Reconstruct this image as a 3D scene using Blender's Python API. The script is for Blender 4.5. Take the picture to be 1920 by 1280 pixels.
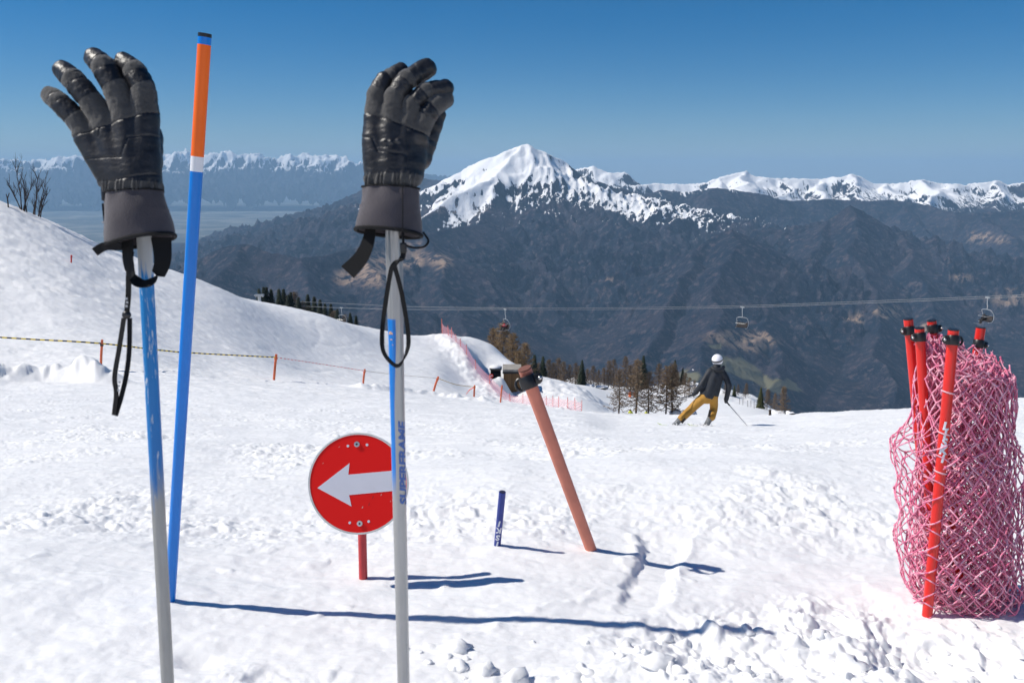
import bpy, bmesh, math, random
import numpy as np
from mathutils import Vector, Matrix

# ------------------------------------------------------------------ clear
for o in list(bpy.data.objects):
    bpy.data.objects.remove(o)
SC = bpy.context.scene
COL = SC.collection
PI = math.pi
rnd = random.Random(7)

# ------------------------------------------------------------------ camera
FPX = 1600.0                       # focal length in photograph pixels (30 mm on 36 mm)
PITCH = math.radians(11.0)
CA, SA = math.cos(PITCH), math.sin(PITCH)
cam = bpy.data.cameras.new('camera')
cam.lens = 30.0; cam.sensor_width = 36.0
cam.clip_start = 0.05; cam.clip_end = 200000.0
cam.dof.use_dof = True; cam.dof.focus_distance = 6.0; cam.dof.aperture_fstop = 13.0
camo = bpy.data.objects.new('camera', cam); COL.objects.link(camo)
camo.location = (0, 0, 0); camo.rotation_euler = (math.pi/2 - PITCH, 0, 0)
SC.camera = camo

# ------------------------------------------------------------------ sky and sun
SUN_EL = math.radians(47.0)
SUN_DIR = Vector((-0.999, 0.04, 0)).normalized()          # horizontal direction towards the sun
world = bpy.data.worlds.new('World'); SC.world = world; world.use_nodes = True
wn = world.node_tree.nodes; wl = world.node_tree.links
wn.clear()
sky = wn.new('ShaderNodeTexSky'); sky.sky_type = 'NISHITA'; sky.sun_disc = False
sky.sun_elevation = SUN_EL
sky.sun_rotation = math.atan2(SUN_DIR.x, SUN_DIR.y)
sky.altitude = 2500; sky.air_density = 1.0; sky.dust_density = 1.5; sky.ozone_density = 4.0
hsv = wn.new('ShaderNodeHueSaturation'); hsv.inputs['Saturation'].default_value = 1.5
bg = wn.new('ShaderNodeBackground'); bg.inputs['Strength'].default_value = 0.067
wo = wn.new('ShaderNodeOutputWorld')
wl.new(sky.outputs[0], hsv.inputs['Color']); wl.new(hsv.outputs[0], bg.inputs['Color']); wl.new(bg.outputs[0], wo.inputs['Surface'])

sd = bpy.data.lights.new('sun', 'SUN'); sd.energy = 4.3; sd.angle = math.radians(0.53); sd.color = (1.0, 0.945, 0.86)
so = bpy.data.objects.new('sun', sd); COL.objects.link(so)
to_sun = Vector((SUN_DIR.x*math.cos(SUN_EL), SUN_DIR.y*math.cos(SUN_EL), math.sin(SUN_EL)))
so.rotation_euler = to_sun.to_track_quat('Z', 'Y').to_euler()
so.location = (-20, 5, 30)

SC.view_settings.view_transform = 'Standard'; SC.view_settings.look = 'None'
SC.view_settings.gamma = 1.0; SC.view_settings.exposure = 0.19
SC.view_settings.use_curve_mapping = False
SC.render.engine = 'CYCLES'
SC.cycles.use_denoising = True
SC.cycles.max_bounces = 6; SC.cycles.diffuse_bounces = 4; SC.cycles.glossy_bounces = 2
SC.cycles.transmission_bounces = 2; SC.cycles.transparent_max_bounces = 12; SC.cycles.volume_bounces = 1
SC.cycles.use_adaptive_sampling = True; SC.cycles.adaptive_threshold = 0.02
SC.cycles.sample_clamp_indirect = 6.0

# ------------------------------------------------------------------ projection helpers
def W(px, py, Y):
    """World point seen at photograph pixel (px, py) standing Y metres ahead."""
    u = (px-960.0)/FPX; v = (640.0-py)/FPX
    d = Vector((u, CA+v*SA, -SA+v*CA))
    return d*(Y/d.y)
def Wn(px, py, Y):
    px = np.asarray(px, float); py = np.asarray(py, float); Y = np.asarray(Y, float)
    u = (px-960.0)/FPX; v = (640.0-py)/FPX
    dy = CA+v*SA; dz = -SA+v*CA
    return u/dy*Y, Y, dz/dy*Y
def elev(py):
    v = (640.0-np.asarray(py, float))/FPX
    return (-SA+v*CA)/(CA+v*SA)
def pix(x, y, z):
    """numpy: photograph pixel of world points."""
    f = y*CA - z*SA; up = y*SA + z*CA
    f = np.maximum(f, 1e-6)
    return 960+FPX*x/f, 640-FPX*up/f

# ------------------------------------------------------------------ numpy noise
_rs = np.random.RandomState(11)
_P = np.concatenate([_rs.permutation(256)]*3).astype(np.int64)
_G2 = np.stack([np.cos(np.arange(256)*2*PI/256*97), np.sin(np.arange(256)*2*PI/256*97)], 1)
def perlin(x, y, seed=0):
    x = np.asarray(x, float)+seed*17.31; y = np.asarray(y, float)-seed*9.17
    xi = np.floor(x).astype(np.int64); yi = np.floor(y).astype(np.int64)
    xf = x-xi; yf = y-yi; xi &= 255; yi &= 255
    u = xf*xf*xf*(xf*(xf*6-15)+10); v = yf*yf*yf*(yf*(yf*6-15)+10)
    def g(ix, iy, dx, dy):
        h = _P[_P[ix & 255]+(iy & 255)]
        return _G2[h, 0]*dx+_G2[h, 1]*dy
    a = g(xi, yi, xf, yf); b = g(xi+1, yi, xf-1, yf); c = g(xi, yi+1, xf, yf-1); d = g(xi+1, yi+1, xf-1, yf-1)
    return ((a+(b-a)*u)*(1-v)+(c+(d-c)*u)*v)*1.5
def fbm(x, y, octv=4, seed=0, gain=0.5):
    s = 0; a = 1.0; f = 1.0
    for i in range(octv):
        s = s+a*perlin(x*f, y*f, seed+i*3); a *= gain; f *= 2.03
    return s
def ridged(x, y, octv=4, seed=0, gain=0.5):
    s = 0; a = 1.0; f = 1.0
    for i in range(octv):
        n = 1-np.abs(perlin(x*f, y*f, seed+i*3)); s = s+a*n*n; a *= gain; f *= 2.07
    return s
def worley(x, y, seed=0, jit=0.9):
    """distance to the nearest feature point and that point's random number"""
    xi = np.floor(x).astype(np.int64); yi = np.floor(y).astype(np.int64)
    best = np.full(np.shape(x), 9.0); bid = np.zeros(np.shape(x))
    for dx in (-1, 0, 1):
        for dy in (-1, 0, 1):
            cx = xi+dx; cy = yi+dy
            h = _P[_P[(cx+seed*7) & 255]+((cy+seed*13) & 255)]
            h2 = _P[h+37]; h3 = _P[h+91]
            fx = cx+0.5+(h/255.0-0.5)*jit; fy = cy+0.5+(h2/255.0-0.5)*jit
            d = (x-fx)**2+(y-fy)**2
            m = d < best
            best = np.where(m, d, best); bid = np.where(m, h3/255.0, bid)
    return np.sqrt(best), bid
def worley_slab(x, y, seed, r, soft):
    """broken slabs: flat-topped cells of random height and tilt, 0 outside them"""
    xi = np.floor(x).astype(np.int64); yi = np.floor(y).astype(np.int64)
    out = np.zeros(np.shape(x))
    for dx in (-1, 0, 1):
        for dy in (-1, 0, 1):
            cx = xi+dx; cy = yi+dy
            h = _P[_P[(cx+seed*7) & 255]+((cy+seed*13) & 255)]; h2 = _P[h+37]; h3 = _P[h+91]/255.0; h4 = _P[h+141]/255.0*6.283
            ox = x-(cx+0.5+(h/255.0-0.5)*0.9); oy = y-(cy+0.5+(h2/255.0-0.5)*0.9)
            ang = np.arctan2(oy, ox); rad = r*(0.55+0.75*h3)*(1+0.16*np.cos(3*ang+h4)+0.12*np.cos(5*ang-2*h4))
            d = np.sqrt(ox*ox+oy*oy)
            top = 0.35+0.65*h3+0.9*(ox*np.cos(h4)+oy*np.sin(h4))
            out = np.maximum(out, np.clip((rad-d)/soft, 0, 1)*np.clip(top, 0.05, 2)*(h3 > 0.3))
    return out
def sstep(a, b, x):
    t = np.clip((x-a)/(b-a), 0, 1); return t*t*(3-2*t)
def pchip(xk, yk, x):
    """monotone cubic through the knots, values held flat outside"""
    xk = np.asarray(xk, float); yk = np.asarray(yk, float)
    h = np.diff(xk); d = np.diff(yk, axis=0)
    hs = h.reshape((-1,)+(1,)*(yk.ndim-1)); d = d/hs
    m = np.zeros_like(yk)
    if len(xk) > 2:
        d0, d1 = d[:-1], d[1:]; h0, h1 = hs[:-1], hs[1:]
        w1 = 2*h1+h0; w2 = h1+2*h0
        same = (d0*d1) > 0
        den = np.where(same, w1/np.where(same, d0, 1)+w2/np.where(same, d1, 1), 1)
        m[1:-1] = np.where(same, (w1+w2)/den, 0)
    m[0] = d[0]; m[-1] = d[-1]
    x = np.clip(x, xk[0], xk[-1])
    i = np.clip(np.searchsorted(xk, x, side='right')-1, 0, len(xk)-2)
    t = (x-xk[i])/h[i]
    t = t.reshape(t.shape+(1,)*(yk.ndim-1)); hh = h[i].reshape(t.shape)
    t2 = t*t; t3 = t2*t
    return (2*t3-3*t2+1)*yk[i]+(t3-2*t2+t)*hh*m[i]+(-2*t3+3*t2)*yk[i+1]+(t3-t2)*hh*m[i+1]

# ------------------------------------------------------------------ scene-object helpers
def tag(o, label=None, cat=None, group=None, kind=None):
    if label: o['label'] = label
    if cat: o['category'] = cat
    if group: o['group'] = group
    if kind: o['kind'] = kind
    return o
def link(name, me, mats, parent=None):
    o = bpy.data.objects.new(name, me)
    if mats is not None:
        for m in (mats if isinstance(mats, (list, tuple)) else [mats]):
            me.materials.append(m)
    COL.objects.link(o)
    if parent is not None:
        o.parent = parent
        o.matrix_parent_inverse = Matrix.Translation(-Vector(parent.location)) if parent.type == 'EMPTY' and parent.parent is None else Matrix.Identity(4)
    return o
def empty(name, loc):
    o = bpy.data.objects.new(name, None); COL.objects.link(o); o.location = loc; o.empty_display_size = 0.1
    return o
def grid_mesh(name, X, Yv, Z, smooth=True, flip=False):
    r, c = X.shape
    me = bpy.data.meshes.new(name)
    co = np.stack([X, Yv, Z], -1).reshape(-1, 3).astype(np.float32)
    idx = np.arange(r*c).reshape(r, c)
    q = np.stack([idx[:-1, :-1], idx[:-1, 1:], idx[1:, 1:], idx[1:, :-1]], -1).reshape(-1, 4)
    if flip: q = q[:, ::-1]
    fast_mesh(me, co, q.astype(np.int32), smooth)
    return me
def fast_mesh(me, co, quads, smooth=True):
    n = quads.shape[1]
    me.vertices.add(len(co)); me.vertices.foreach_set('co', np.ascontiguousarray(co, dtype=np.float32).ravel())
    me.loops.add(quads.size); me.loops.foreach_set('vertex_index', np.ascontiguousarray(quads, dtype=np.int32).ravel())
    me.polygons.add(len(quads))
    me.polygons.foreach_set('loop_start', np.arange(0, quads.size, n, dtype=np.int32))
    me.polygons.foreach_set('loop_total', np.full(len(quads), n, np.int32))
    me.update(calc_edges=True)
    if smooth: me.polygons.foreach_set('use_smooth', np.ones(len(quads), bool))
    me.validate()
def attr(me, name, vals):
    a = me.attributes.new(name, 'FLOAT', 'POINT'); a.data.foreach_set('value', np.ascontiguousarray(vals, dtype=np.float32).ravel())

class MB:
    """collects primitives, then links them as one mesh object"""
    def __init__(s): s.v = []; s.f = []; s.m = []
    def add(s, vs, fs, mi=0):
        b = len(s.v); s.v += [tuple(v) for v in vs]; s.f += [tuple(i+b for i in f) for f in fs]; s.m += [mi]*len(fs)
    def box(s, c, sx, sy, sz, rot=None, mi=0):
        c = Vector(c); vs = []
        for z in (-1, 1):
            for x, y in ((-1, -1), (1, -1), (1, 1), (-1, 1)):
                p = Vector((x*sx/2, y*sy/2, z*sz/2)); vs.append(c+(rot @ p if rot else p))
        s.add(vs, [(3, 2, 1, 0), (4, 5, 6, 7), (0, 1, 5, 4), (1, 2, 6, 5), (2, 3, 7, 6), (3, 0, 4, 7)], mi)
    def tube(s, pts, rad, seg=8, cap=True, mi=0, flat=1.0, up=None):
        pts = [Vector(p) for p in pts]; n = len(pts)
        if not isinstance(rad, (list, tuple)): rad = [rad]*n
        rings = []; prev = up
        for i, p in enumerate(pts):
            t = (pts[min(i+1, n-1)]-pts[max(i-1, 0)]).normalized()
            if prev is None: prev = Vector((0, 0, 1)) if abs(t.z) < 0.9 else Vector((1, 0, 0))
            a = (prev-t*prev.dot(t))
            if a.length < 1e-6: a = t.orthogonal()
            a.normalize(); b = t.cross(a); prev = a
            rings.append([p+(a*math.cos(2*PI*k/seg)+b*math.sin(2*PI*k/seg)*flat)*rad[i] for k in range(seg)])
        vs = [v for r in rings for v in r]; fs = []
        for i in range(n-1):
            for k in range(seg):
                k2 = (k+1) % seg
                fs.append((i*seg+k, i*seg+k2, (i+1)*seg+k2, (i+1)*seg+k))
        if cap: fs.append(tuple(range(seg-1, -1, -1))); fs.append(tuple((n-1)*seg+k for k in range(seg)))
        s.add(vs, fs, mi)
    def ball(s, c, r, seg=8, rings=6, mi=0, sc=(1, 1, 1), rot=None):
        c = Vector(c); vs = []; fs = []
        for i in range(1, rings):
            th = PI*i/rings
            for k in range(seg):
                ph = 2*PI*k/seg
                p = Vector((math.sin(th)*math.cos(ph)*sc[0], math.sin(th)*math.sin(ph)*sc[1], math.cos(th)*sc[2]))*r
                vs.append(c+(rot @ p if rot else p))
        top = Vector((0, 0, sc[2]*r)); bot = -top
        vs.append(c+(rot @ top if rot else top)); vs.append(c+(rot @ bot if rot else bot)); T = len(vs)-2; B = T+1
        for i in range(rings-2):
            for k in range(seg):
                k2 = (k+1) % seg; fs.append((i*seg+k, (i+1)*seg+k, (i+1)*seg+k2, i*seg+k2))
        for k in range(seg):
            k2 = (k+1) % seg; fs.append((T, k, k2)); fs.append((B, (rings-2)*seg+k2, (rings-2)*seg+k))
        s.add(vs, fs, mi)
    def mesh(s, name, smooth=True):
        me = bpy.data.meshes.new(name); me.from_pydata(s.v, [], s.f)
        me.polygons.foreach_set('use_smooth', np.full(len(s.f), smooth)); me.polygons.foreach_set('material_index', np.array(s.m, np.int32))
        me.update(); return me
    def build(s, name, mats, parent=None, smooth=True, sharp=35):
        me = s.mesh(name, smooth)
        if smooth and sharp:
            try: me.set_sharp_from_angle(angle=math.radians(sharp))
            except Exception: pass
        return link(name, me, mats, parent)

# ------------------------------------------------------------------ material helpers
class NT:
    def __init__(s, name):
        s.mat = bpy.data.materials.new(name); s.mat.use_nodes = True
        s.t = s.mat.node_tree; s.n = s.t.nodes; s.l = s.t.links; s.n.clear()
        s.out = s.n.new('ShaderNodeOutputMaterial'); s.b = s.n.new('ShaderNodeBsdfPrincipled')
        s.l.new(s.b.outputs[0], s.out.inputs['Surface'])
    def node(s, typ, **kw):
        n = s.n.new(typ)
        for k, v in kw.items(): setattr(n, k, v)
        return n
    def set(s, k, v):
        i = s.b.inputs[k]
        if hasattr(v, 'node'): s.l.new(v, i)
        else: i.default_value = v
    def lk(s, a, b): s.l.new(a, b)
    def coord(s, which='Object'): return s.node('ShaderNodeTexCoord').outputs[which]
    def attr(s, name): return s.node('ShaderNodeAttribute', attribute_name=name).outputs['Fac']
    def noise(s, vec, scale, detail=4, rough=0.55, dist=0.0):
        n = s.node('ShaderNodeTexNoise'); s.lk(vec, n.inputs['Vector'])
        n.inputs['Scale'].default_value = scale; n.inputs['Detail'].default_value = detail
        n.inputs['Roughness'].default_value = rough; n.inputs['Distortion'].default_value = dist
        return n.outputs['Fac']
    def mapping(s, vec, scale=(1, 1, 1), rot=(0, 0, 0), loc=(0, 0, 0)):
        n = s.node('ShaderNodeMapping'); s.lk(vec, n.inputs['Vector'])
        n.inputs['Scale'].default_value = scale; n.inputs['Rotation'].default_value = rot; n.inputs['Location'].default_value = loc
        return n.outputs[0]
    def ramp(s, fac, stops, interp='LINEAR'):
        n = s.node('ShaderNodeValToRGB'); n.color_ramp.interpolation = interp; s.lk(fac, n.inputs['Fac'])
        e = n.color_ramp.elements
        while len(e) < len(stops): e.new(0.5)
        for el, (p, c) in zip(e, stops):
            el.position = p; el.color = c if len(c) == 4 else (*c, 1)
        return n.outputs['Color']
    def mix(s, fac, a, b):
        n = s.node('ShaderNodeMix', data_type='RGBA')
        for v, i in ((fac, 0), (a, 6), (b, 7)):
            if hasattr(v, 'node'): s.lk(v, n.inputs[i])
            else: n.inputs[i].default_value = v if i == 0 or len(v) == 4 else (*v, 1)
        return n.outputs[2]
    def math(s, op, a, b=0.0, clamp=False):
        n = s.node('ShaderNodeMath', operation=op, use_clamp=clamp)
        for v, i in ((a, 0), (b, 1)):
            if hasattr(v, 'node'): s.lk(v, n.inputs[i])
            else: n.inputs[i].default_value = v
        return n.outputs[0]
    def smooth(s, x, a, b):
        n = s.node('ShaderNodeMapRange', interpolation_type='SMOOTHSTEP'); s.lk(x, n.inputs[0])
        n.inputs[1].default_value = a; n.inputs[2].default_value = b; return n.outputs[0]
    def bump(s, h, strength=0.3, dist=0.01):
        n = s.node('ShaderNodeBump'); s.lk(h, n.inputs['Height'])
        n.inputs['Strength'].default_value = strength; n.inputs['Distance'].default_value = dist
        s.lk(n.outputs[0], s.b.inputs['Normal'])
def simple(name, col, rough=0.5, metal=0.0, spec=0.5, var=0.0, vscale=20.0, bump=0.0, bscale=60.0, bdist=0.002):
    m = NT(name)
    if var > 0:
        f = m.noise(m.coord(), vscale, 4)
        lo = tuple(max(0, c*(1-var)) for c in col); hi = tuple(min(1, c*(1+var)) for c in col)
        m.set('Base Color', m.ramp(f, [(0.3, lo), (0.7, hi)]))
    else: m.set('Base Color', (*col, 1))
    m.set('Roughness', rough); m.set('Metallic', metal); m.set('Specular IOR Level', spec)
    if bump > 0: m.bump(m.noise(m.coord(), bscale, 3), bump, bdist)
    return m.mat

# ------------------------------------------------------------------ lettering as flat outlines (x, y) and faces
def letters(body, shear=0.0):
    cu = bpy.data.curves.new('lettering', 'FONT'); cu.body = body; cu.resolution_u = 3; cu.align_x = 'CENTER'; cu.offset = 0.045; cu.shear = shear
    ob = bpy.data.objects.new('lettering', cu); COL.objects.link(ob)
    dg = bpy.context.evaluated_depsgraph_get()
    me = bpy.data.meshes.new_from_object(ob.evaluated_get(dg))
    bm = bmesh.new(); bm.from_mesh(me)                               # cut into narrow strips so that it bends round a pole
    for k in range(-60, 61):
        for nrm_ in ((1, 0, 0), (0, 1, 0)):
            if nrm_[1] and abs(k) > 14: continue
            bmesh.ops.bisect_plane(bm, geom=bm.verts[:]+bm.edges[:]+bm.faces[:], plane_co=(k*0.07, k*0.07, 0), plane_no=nrm_)
    bm.to_mesh(me); bm.free()
    vs = np.array([v.co[:2] for v in me.vertices]); fs = [tuple(p.vertices) for p in me.polygons]
    bpy.data.objects.remove(ob); bpy.data.meshes.remove(me); bpy.data.curves.remove(cu)
    c = (vs.min(0)+vs.max(0))/2
    return vs-c, fs
GLYPH = {c: letters(c, 0.15) for c in 'LISK'}
WORD = letters('SUPERFRAME', 0.25)

# ------------------------------------------------------------------ implicit surfaces -> mesh (surface nets)
def surface_nets(f, origin, h):
    nx, ny, nz = f.shape
    acc = np.zeros((nx-1, ny-1, nz-1, 3)); cnt = np.zeros((nx-1, ny-1, nz-1))
    def sl(o): return tuple(slice(o[a], f.shape[a]-1+o[a]) for a in range(3))
    for ax in range(3):
        for b in (0, 1):
            for c in (0, 1):
                o = [0, 0, 0]; o[(ax+1) % 3] = b; o[(ax+2) % 3] = c
                o2 = list(o); o2[ax] = 1
                a0 = f[sl(o)]; a1 = f[sl(o2)]; cr = (a0 < 0) != (a1 < 0)
                t = np.where(cr, a0/np.where(cr, a0-a1, 1), 0)
                for k in range(3): acc[..., k] += np.where(cr, t if k == ax else o[k], 0)
                cnt += cr
    act = cnt > 0; idx = np.full(act.shape, -1); idx[act] = np.arange(act.sum())
    cell = np.stack(np.nonzero(act), 1)
    v = np.asarray(origin)+h*(cell+acc[act]/cnt[act][:, None])
    quads = []
    for ax in range(3):
        b, c = (ax+1) % 3, (ax+2) % 3
        n = [nx, ny, nz]
        s0 = [slice(1, n[k]-1) for k in range(3)]; s1 = list(s0)
        s0[ax] = slice(0, n[ax]-1); s1[ax] = slice(1, n[ax])
        f0 = f[tuple(s0)]; f1 = f[tuple(s1)]; cr = (f0 < 0) != (f1 < 0)
        p = np.stack(np.nonzero(cr), 1); p[:, b] += 1; p[:, c] += 1
        def g(db, dc):
            q = p.copy(); q[:, b] += db; q[:, c] += dc
            return idx[q[:, 0], q[:, 1], q[:, 2]]
        q = np.stack([g(-1, -1), g(0, -1), g(0, 0), g(-1, 0)], 1)
        neg = f0[cr] < 0
        q[~neg] = q[~neg][:, ::-1]
        quads.append(q)
    return v, np.concatenate(quads)
def relax(v, q, it=2, w=0.5):
    e = np.concatenate([q[:, [0, 1]], q[:, [1, 2]], q[:, [2, 3]], q[:, [3, 0]]])
    for _ in range(it):
        s = np.zeros_like(v); n = np.zeros(len(v))
        np.add.at(s, e[:, 0], v[e[:, 1]]); np.add.at(n, e[:, 0], 1); np.add.at(s, e[:, 1], v[e[:, 0]]); np.add.at(n, e[:, 1], 1)
        v = v*(1-w)+w*s/n[:, None]
    return v
def sd_chain(P, pts):
    """distance to a chain of round cones (x, y, z, r); also the arc parameter of the nearest point"""
    pts = np.array(pts, float); L = np.linalg.norm(np.diff(pts[:, :3], axis=0), axis=1); cum = np.concatenate([[0], np.cumsum(L)]); tot = cum[-1]
    best = np.full(P.shape[:-1], 1e9); tt = np.zeros(P.shape[:-1])
    for k in range(len(pts)-1):
        a, b = pts[k], pts[k+1]; d = b[:3]-a[:3]
        t = np.clip(((P-a[:3])@d)/(d@d), 0, 1)
        dist = np.linalg.norm(P-(a[:3]+t[..., None]*d), axis=-1)-(a[3]+t*(b[3]-a[3]))
        m_ = dist < best; best = np.where(m_, dist, best); tt = np.where(m_, (cum[k]+t*L[k])/tot, tt)
    return best, tt
def smin(a, b, k):
    h = np.clip(0.5+0.5*(b-a)/k, 0, 1); return b+(a-b)*h-k*h*(1-h)
def spline(pts, n=6):
    """Catmull-Rom through points (any dimension)"""
    P = [np.array(p, float) for p in pts]; P = [2*P[0]-P[1]]+P+[2*P[-1]-P[-2]]; out = []
    for i in range(1, len(P)-2):
        for k in range(n):
            t = k/n; a, b, c, d = P[i-1:i+3]
            out.append(0.5*((2*b)+(c-a)*t+(2*a-5*b+4*c-d)*t*t+(3*b-a-3*c+d)*t**3))
    out.append(P[-2]); return out
# ================================================================== THE SETTING
# ------------------------------------------------------------------ snow material
m = NT('snow'); oc = m.coord()
m.set('Base Color', m.ramp(m.noise(oc, 0.35, 3), [(0.3, (0.81, 0.815, 0.825)), (0.7, (0.865, 0.868, 0.872))]))
m.set('Roughness', 0.62); m.set('Specular IOR Level', 0.25)
m.b.subsurface_method = 'BURLEY'; m.set('Subsurface Weight', 0.4); m.set('Subsurface Radius', (1.0, 1.1, 1.25)); m.set('Subsurface Scale', 0.010)
fine = m.noise(oc, 55, 3, 0.6); mid = m.noise(oc, 9, 4, 0.6)
cd = m.node('ShaderNodeCameraData')
h = m.math('ADD', m.math('MULTIPLY', fine, 0.6), m.math('MULTIPLY', mid, 0.25))
m.bump(h, 0.32, 0.008)
SNOW = m.mat

# ------------------------------------------------------------------ ski slope: profiles (distance, photograph row) along viewing directions
NEAR = [(0.6, -0.878), (1.2, -0.956)]          # (Y, z) close to the camera, the same everywhere
PROF = {
 -500: [(1.75,1280),(2.3,1050),(4,880),(8,780),(15,722),(25,672),(35,610),(45,480),(54,340),(62,262),(75,300),(120,420),(250,560),(450,700)],
 0: [(1.75,1280),(2.3,1066),(4,892),(8,802),(15,757),(25,723),(35,688),(43,620),(50,548),(57,466),(63,404),(68,374),(80,400),(115,500),(250,640),(450,760)],
 100: [(1.75,1280),(2.3,1073),(4,892),(8,803),(15,759),(25,725),(35,690),(44,624),(52,548),(60,470),(66,428),(70,414),(82,440),(120,530),(250,640),(450,760)],
 200: [(1.75,1280),(2.3,1080),(4,892),(8,804),(15,762),(25,728),(35,694),(46,628),(55,557),(63,498),(71,463),(83,480),(120,550),(250,640),(450,760)],
 400: [(1.75,1280),(2.3,1094),(4,891),(8,807),(15,770),(25,738),(35,716),(43,704),(53,650),(62,592),(72,536),(84,550),(120,590),(260,612),(450,780)],
 600: [(1.75,1280),(2.3,1104),(4,889),(8,810),(15,775),(25,752),(40,728),(58,708),(66,674),(74,632),(83,590),(96,602),(140,625),(280,645),(450,790)],
 740: [(1.75,1280),(2.3,1109),(4,888),(8,812),(15,778),(25,758),(40,742),(60,728),(72,692),(82,656),(93,624),(106,634),(150,662),(280,690),(450,800)],
 815: [(1.75,1280),(2.3,1111),(4,886),(8,813),(15,780),(25,764),(40,750),(60,738),(73,706),(86,662),(100,633),(112,641),(150,675),(280,720),(450,810)],
 870: [(1.75,1280),(2.3,1112),(4,884),(8,813),(15,782),(25,767),(40,756),(60,747),(74,730),(82,706),(92,664),(104,631),(116,642),(165,690),(280,730),(450,810)],
 915: [(1.75,1280),(2.3,1111),(4,882),(8,814),(15,783),(25,769),(40,760),(60,753),(76,742),(84,730),(90,708),(95,672),(102,643),(114,656),(170,700),(280,740),(450,820)],
 960: [(1.75,1280),(2.3,1112),(4,880),(8,814),(15,784),(25,771),(40,764),(58,760),(72,757),(84,750),(88.5,742),(91,700),(97,678),(110,690),(170,715),(280,745),(450,820)],
 990: [(1.75,1280),(2.3,1112),(4,880),(8,814),(15,785),(25,772),(40,766),(56,764),(70,761),(80,752),(88,734),(94,704),(99,698),(112,710),(170,728),(280,750),(450,820)],
 1080:[(1.75,1280),(2.3,1114),(4,876),(8,814),(15,787),(25,776),(40,771),(54,771),(64,771),(76,760),(88,738),(99,721),(110,735),(150,745),(200,724),(270,716),(340,735),(450,820)],
 1180:[(1.75,1280),(2.3,1116),(4,872),(8,817),(15,803),(20,797),(26,788),(40,776),(54,778),(66,790),(80,786),(92,779),(102,774),(112,790),(150,772),(200,748),(270,727),(340,742),(450,830)],
 1300:[(1.75,1280),(2.3,1118),(4,868),(8,818),(15,803),(20,797),(26,788),(40,778),(54,784),(70,800),(100,800),(130,792),(170,770),(220,748),(280,722),(340,745),(450,840)],
 1420:[(1.75,1280),(2.3,1119),(4,864),(8,818),(15,803),(20,797),(26,788),(40,779),(54,786),(70,800),(100,802),(130,795),(170,775),(220,756),(260,744),(310,765),(450,850)],
 1490:[(1.75,1280),(2.3,1119),(4,862),(8,817),(15,803),(20,797),(26,788),(40,777),(54,786),(70,800),(100,806),(130,803),(170,790),(210,779),(250,790),(300,830),(450,900)],
 1560:[(1.75,1280),(2.3,1120),(4,862),(8,815),(15,799),(25,783),(40,774),(54,786),(70,805),(100,825),(170,850),(250,880),(450,960)],
 1750:[(1.75,1280),(2.3,1121),(4,862),(8,812),(15,787),(25,772),(40,765),(54,778),(70,800),(100,830),(170,870),(250,900),(450,980)],
 1920:[(1.75,1280),(2.3,1122),(4,862),(8,806),(15,776),(25,758),(40,749),(54,765),(70,790),(100,830),(170,880),(250,910),(450,1000)],
 2450:[(1.75,1280),(2.3,1124),(4,850),(8,790),(15,755),(25,730),(40,715),(54,735),(70,770),(100,820),(170,880),(250,910),(450,1000)],
}
_lY = np.linspace(math.log(0.6), math.log(450.0), 700)
_cols = []; _cs = []
for px in sorted(PROF):
    ys = [a for a, _ in NEAR]+[a for a, _ in PROF[px]]
    es = [z/a for a, z in NEAR]+[float(elev(b)) for _, b in PROF[px]]
    hs = [y*e for y, e in zip(ys, es)]
    _cols.append(pchip(np.log(ys), np.array(es), _lY))
    _cs.append((px-960.0)/FPX/1.0)
_cs = np.array(_cs)
_cg = np.linspace(_cs[0], _cs[-1], 900)
_E = pchip(_cs, np.array(_cols), _cg).T                       # rows: lY, cols: c
def base_h(x, y):
    """smooth slope height at ground points in front of the camera"""
    yy = np.clip(y, 0.6, 449.9); c = np.clip(x/yy, _cg[0], _cg[-1]-1e-6)
    fi = (np.log(yy)-_lY[0])/(_lY[1]-_lY[0]); fj = (c-_cg[0])/(_cg[1]-_cg[0])
    i = np.clip(fi.astype(int), 0, len(_lY)-2); j = np.clip(fj.astype(int), 0, len(_cg)-2)
    a = np.clip(fi-i, 0, 1); b = np.clip(fj-j, 0, 1)
    e = (_E[i, j]*(1-b)+_E[i, j+1]*b)*(1-a)+(_E[i+1, j]*(1-b)+_E[i+1, j+1]*b)*a
    z = e*yy
    return np.where(y < 0.6, -0.878-(y-0.6)*0.13, z)

def seg_dist(x, y, pts):
    """distance to a plan polyline, arc parameter 0..1 and signed side (+ left of travel)"""
    best = np.full(np.shape(x), 1e18); tt = np.zeros(np.shape(x)); sg = np.zeros(np.shape(x))
    n = len(pts)-1
    for k in range(n):
        ax, ay = pts[k][:2]; bx, by = pts[k+1][:2]
        dx, dy = bx-ax, by-ay; L = dx*dx+dy*dy
        t = np.clip(((x-ax)*dx+(y-ay)*dy)/L, 0, 1)
        qx, qy = x-(ax+t*dx), y-(ay+t*dy); d = qx*qx+qy*qy
        m_ = d < best
        best = np.where(m_, d, best); tt = np.where(m_, (k+t)/n, tt); sg = np.where(m_, np.sign(dx*qy-dy*qx), sg)
    return np.sqrt(best), tt, sg

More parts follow.
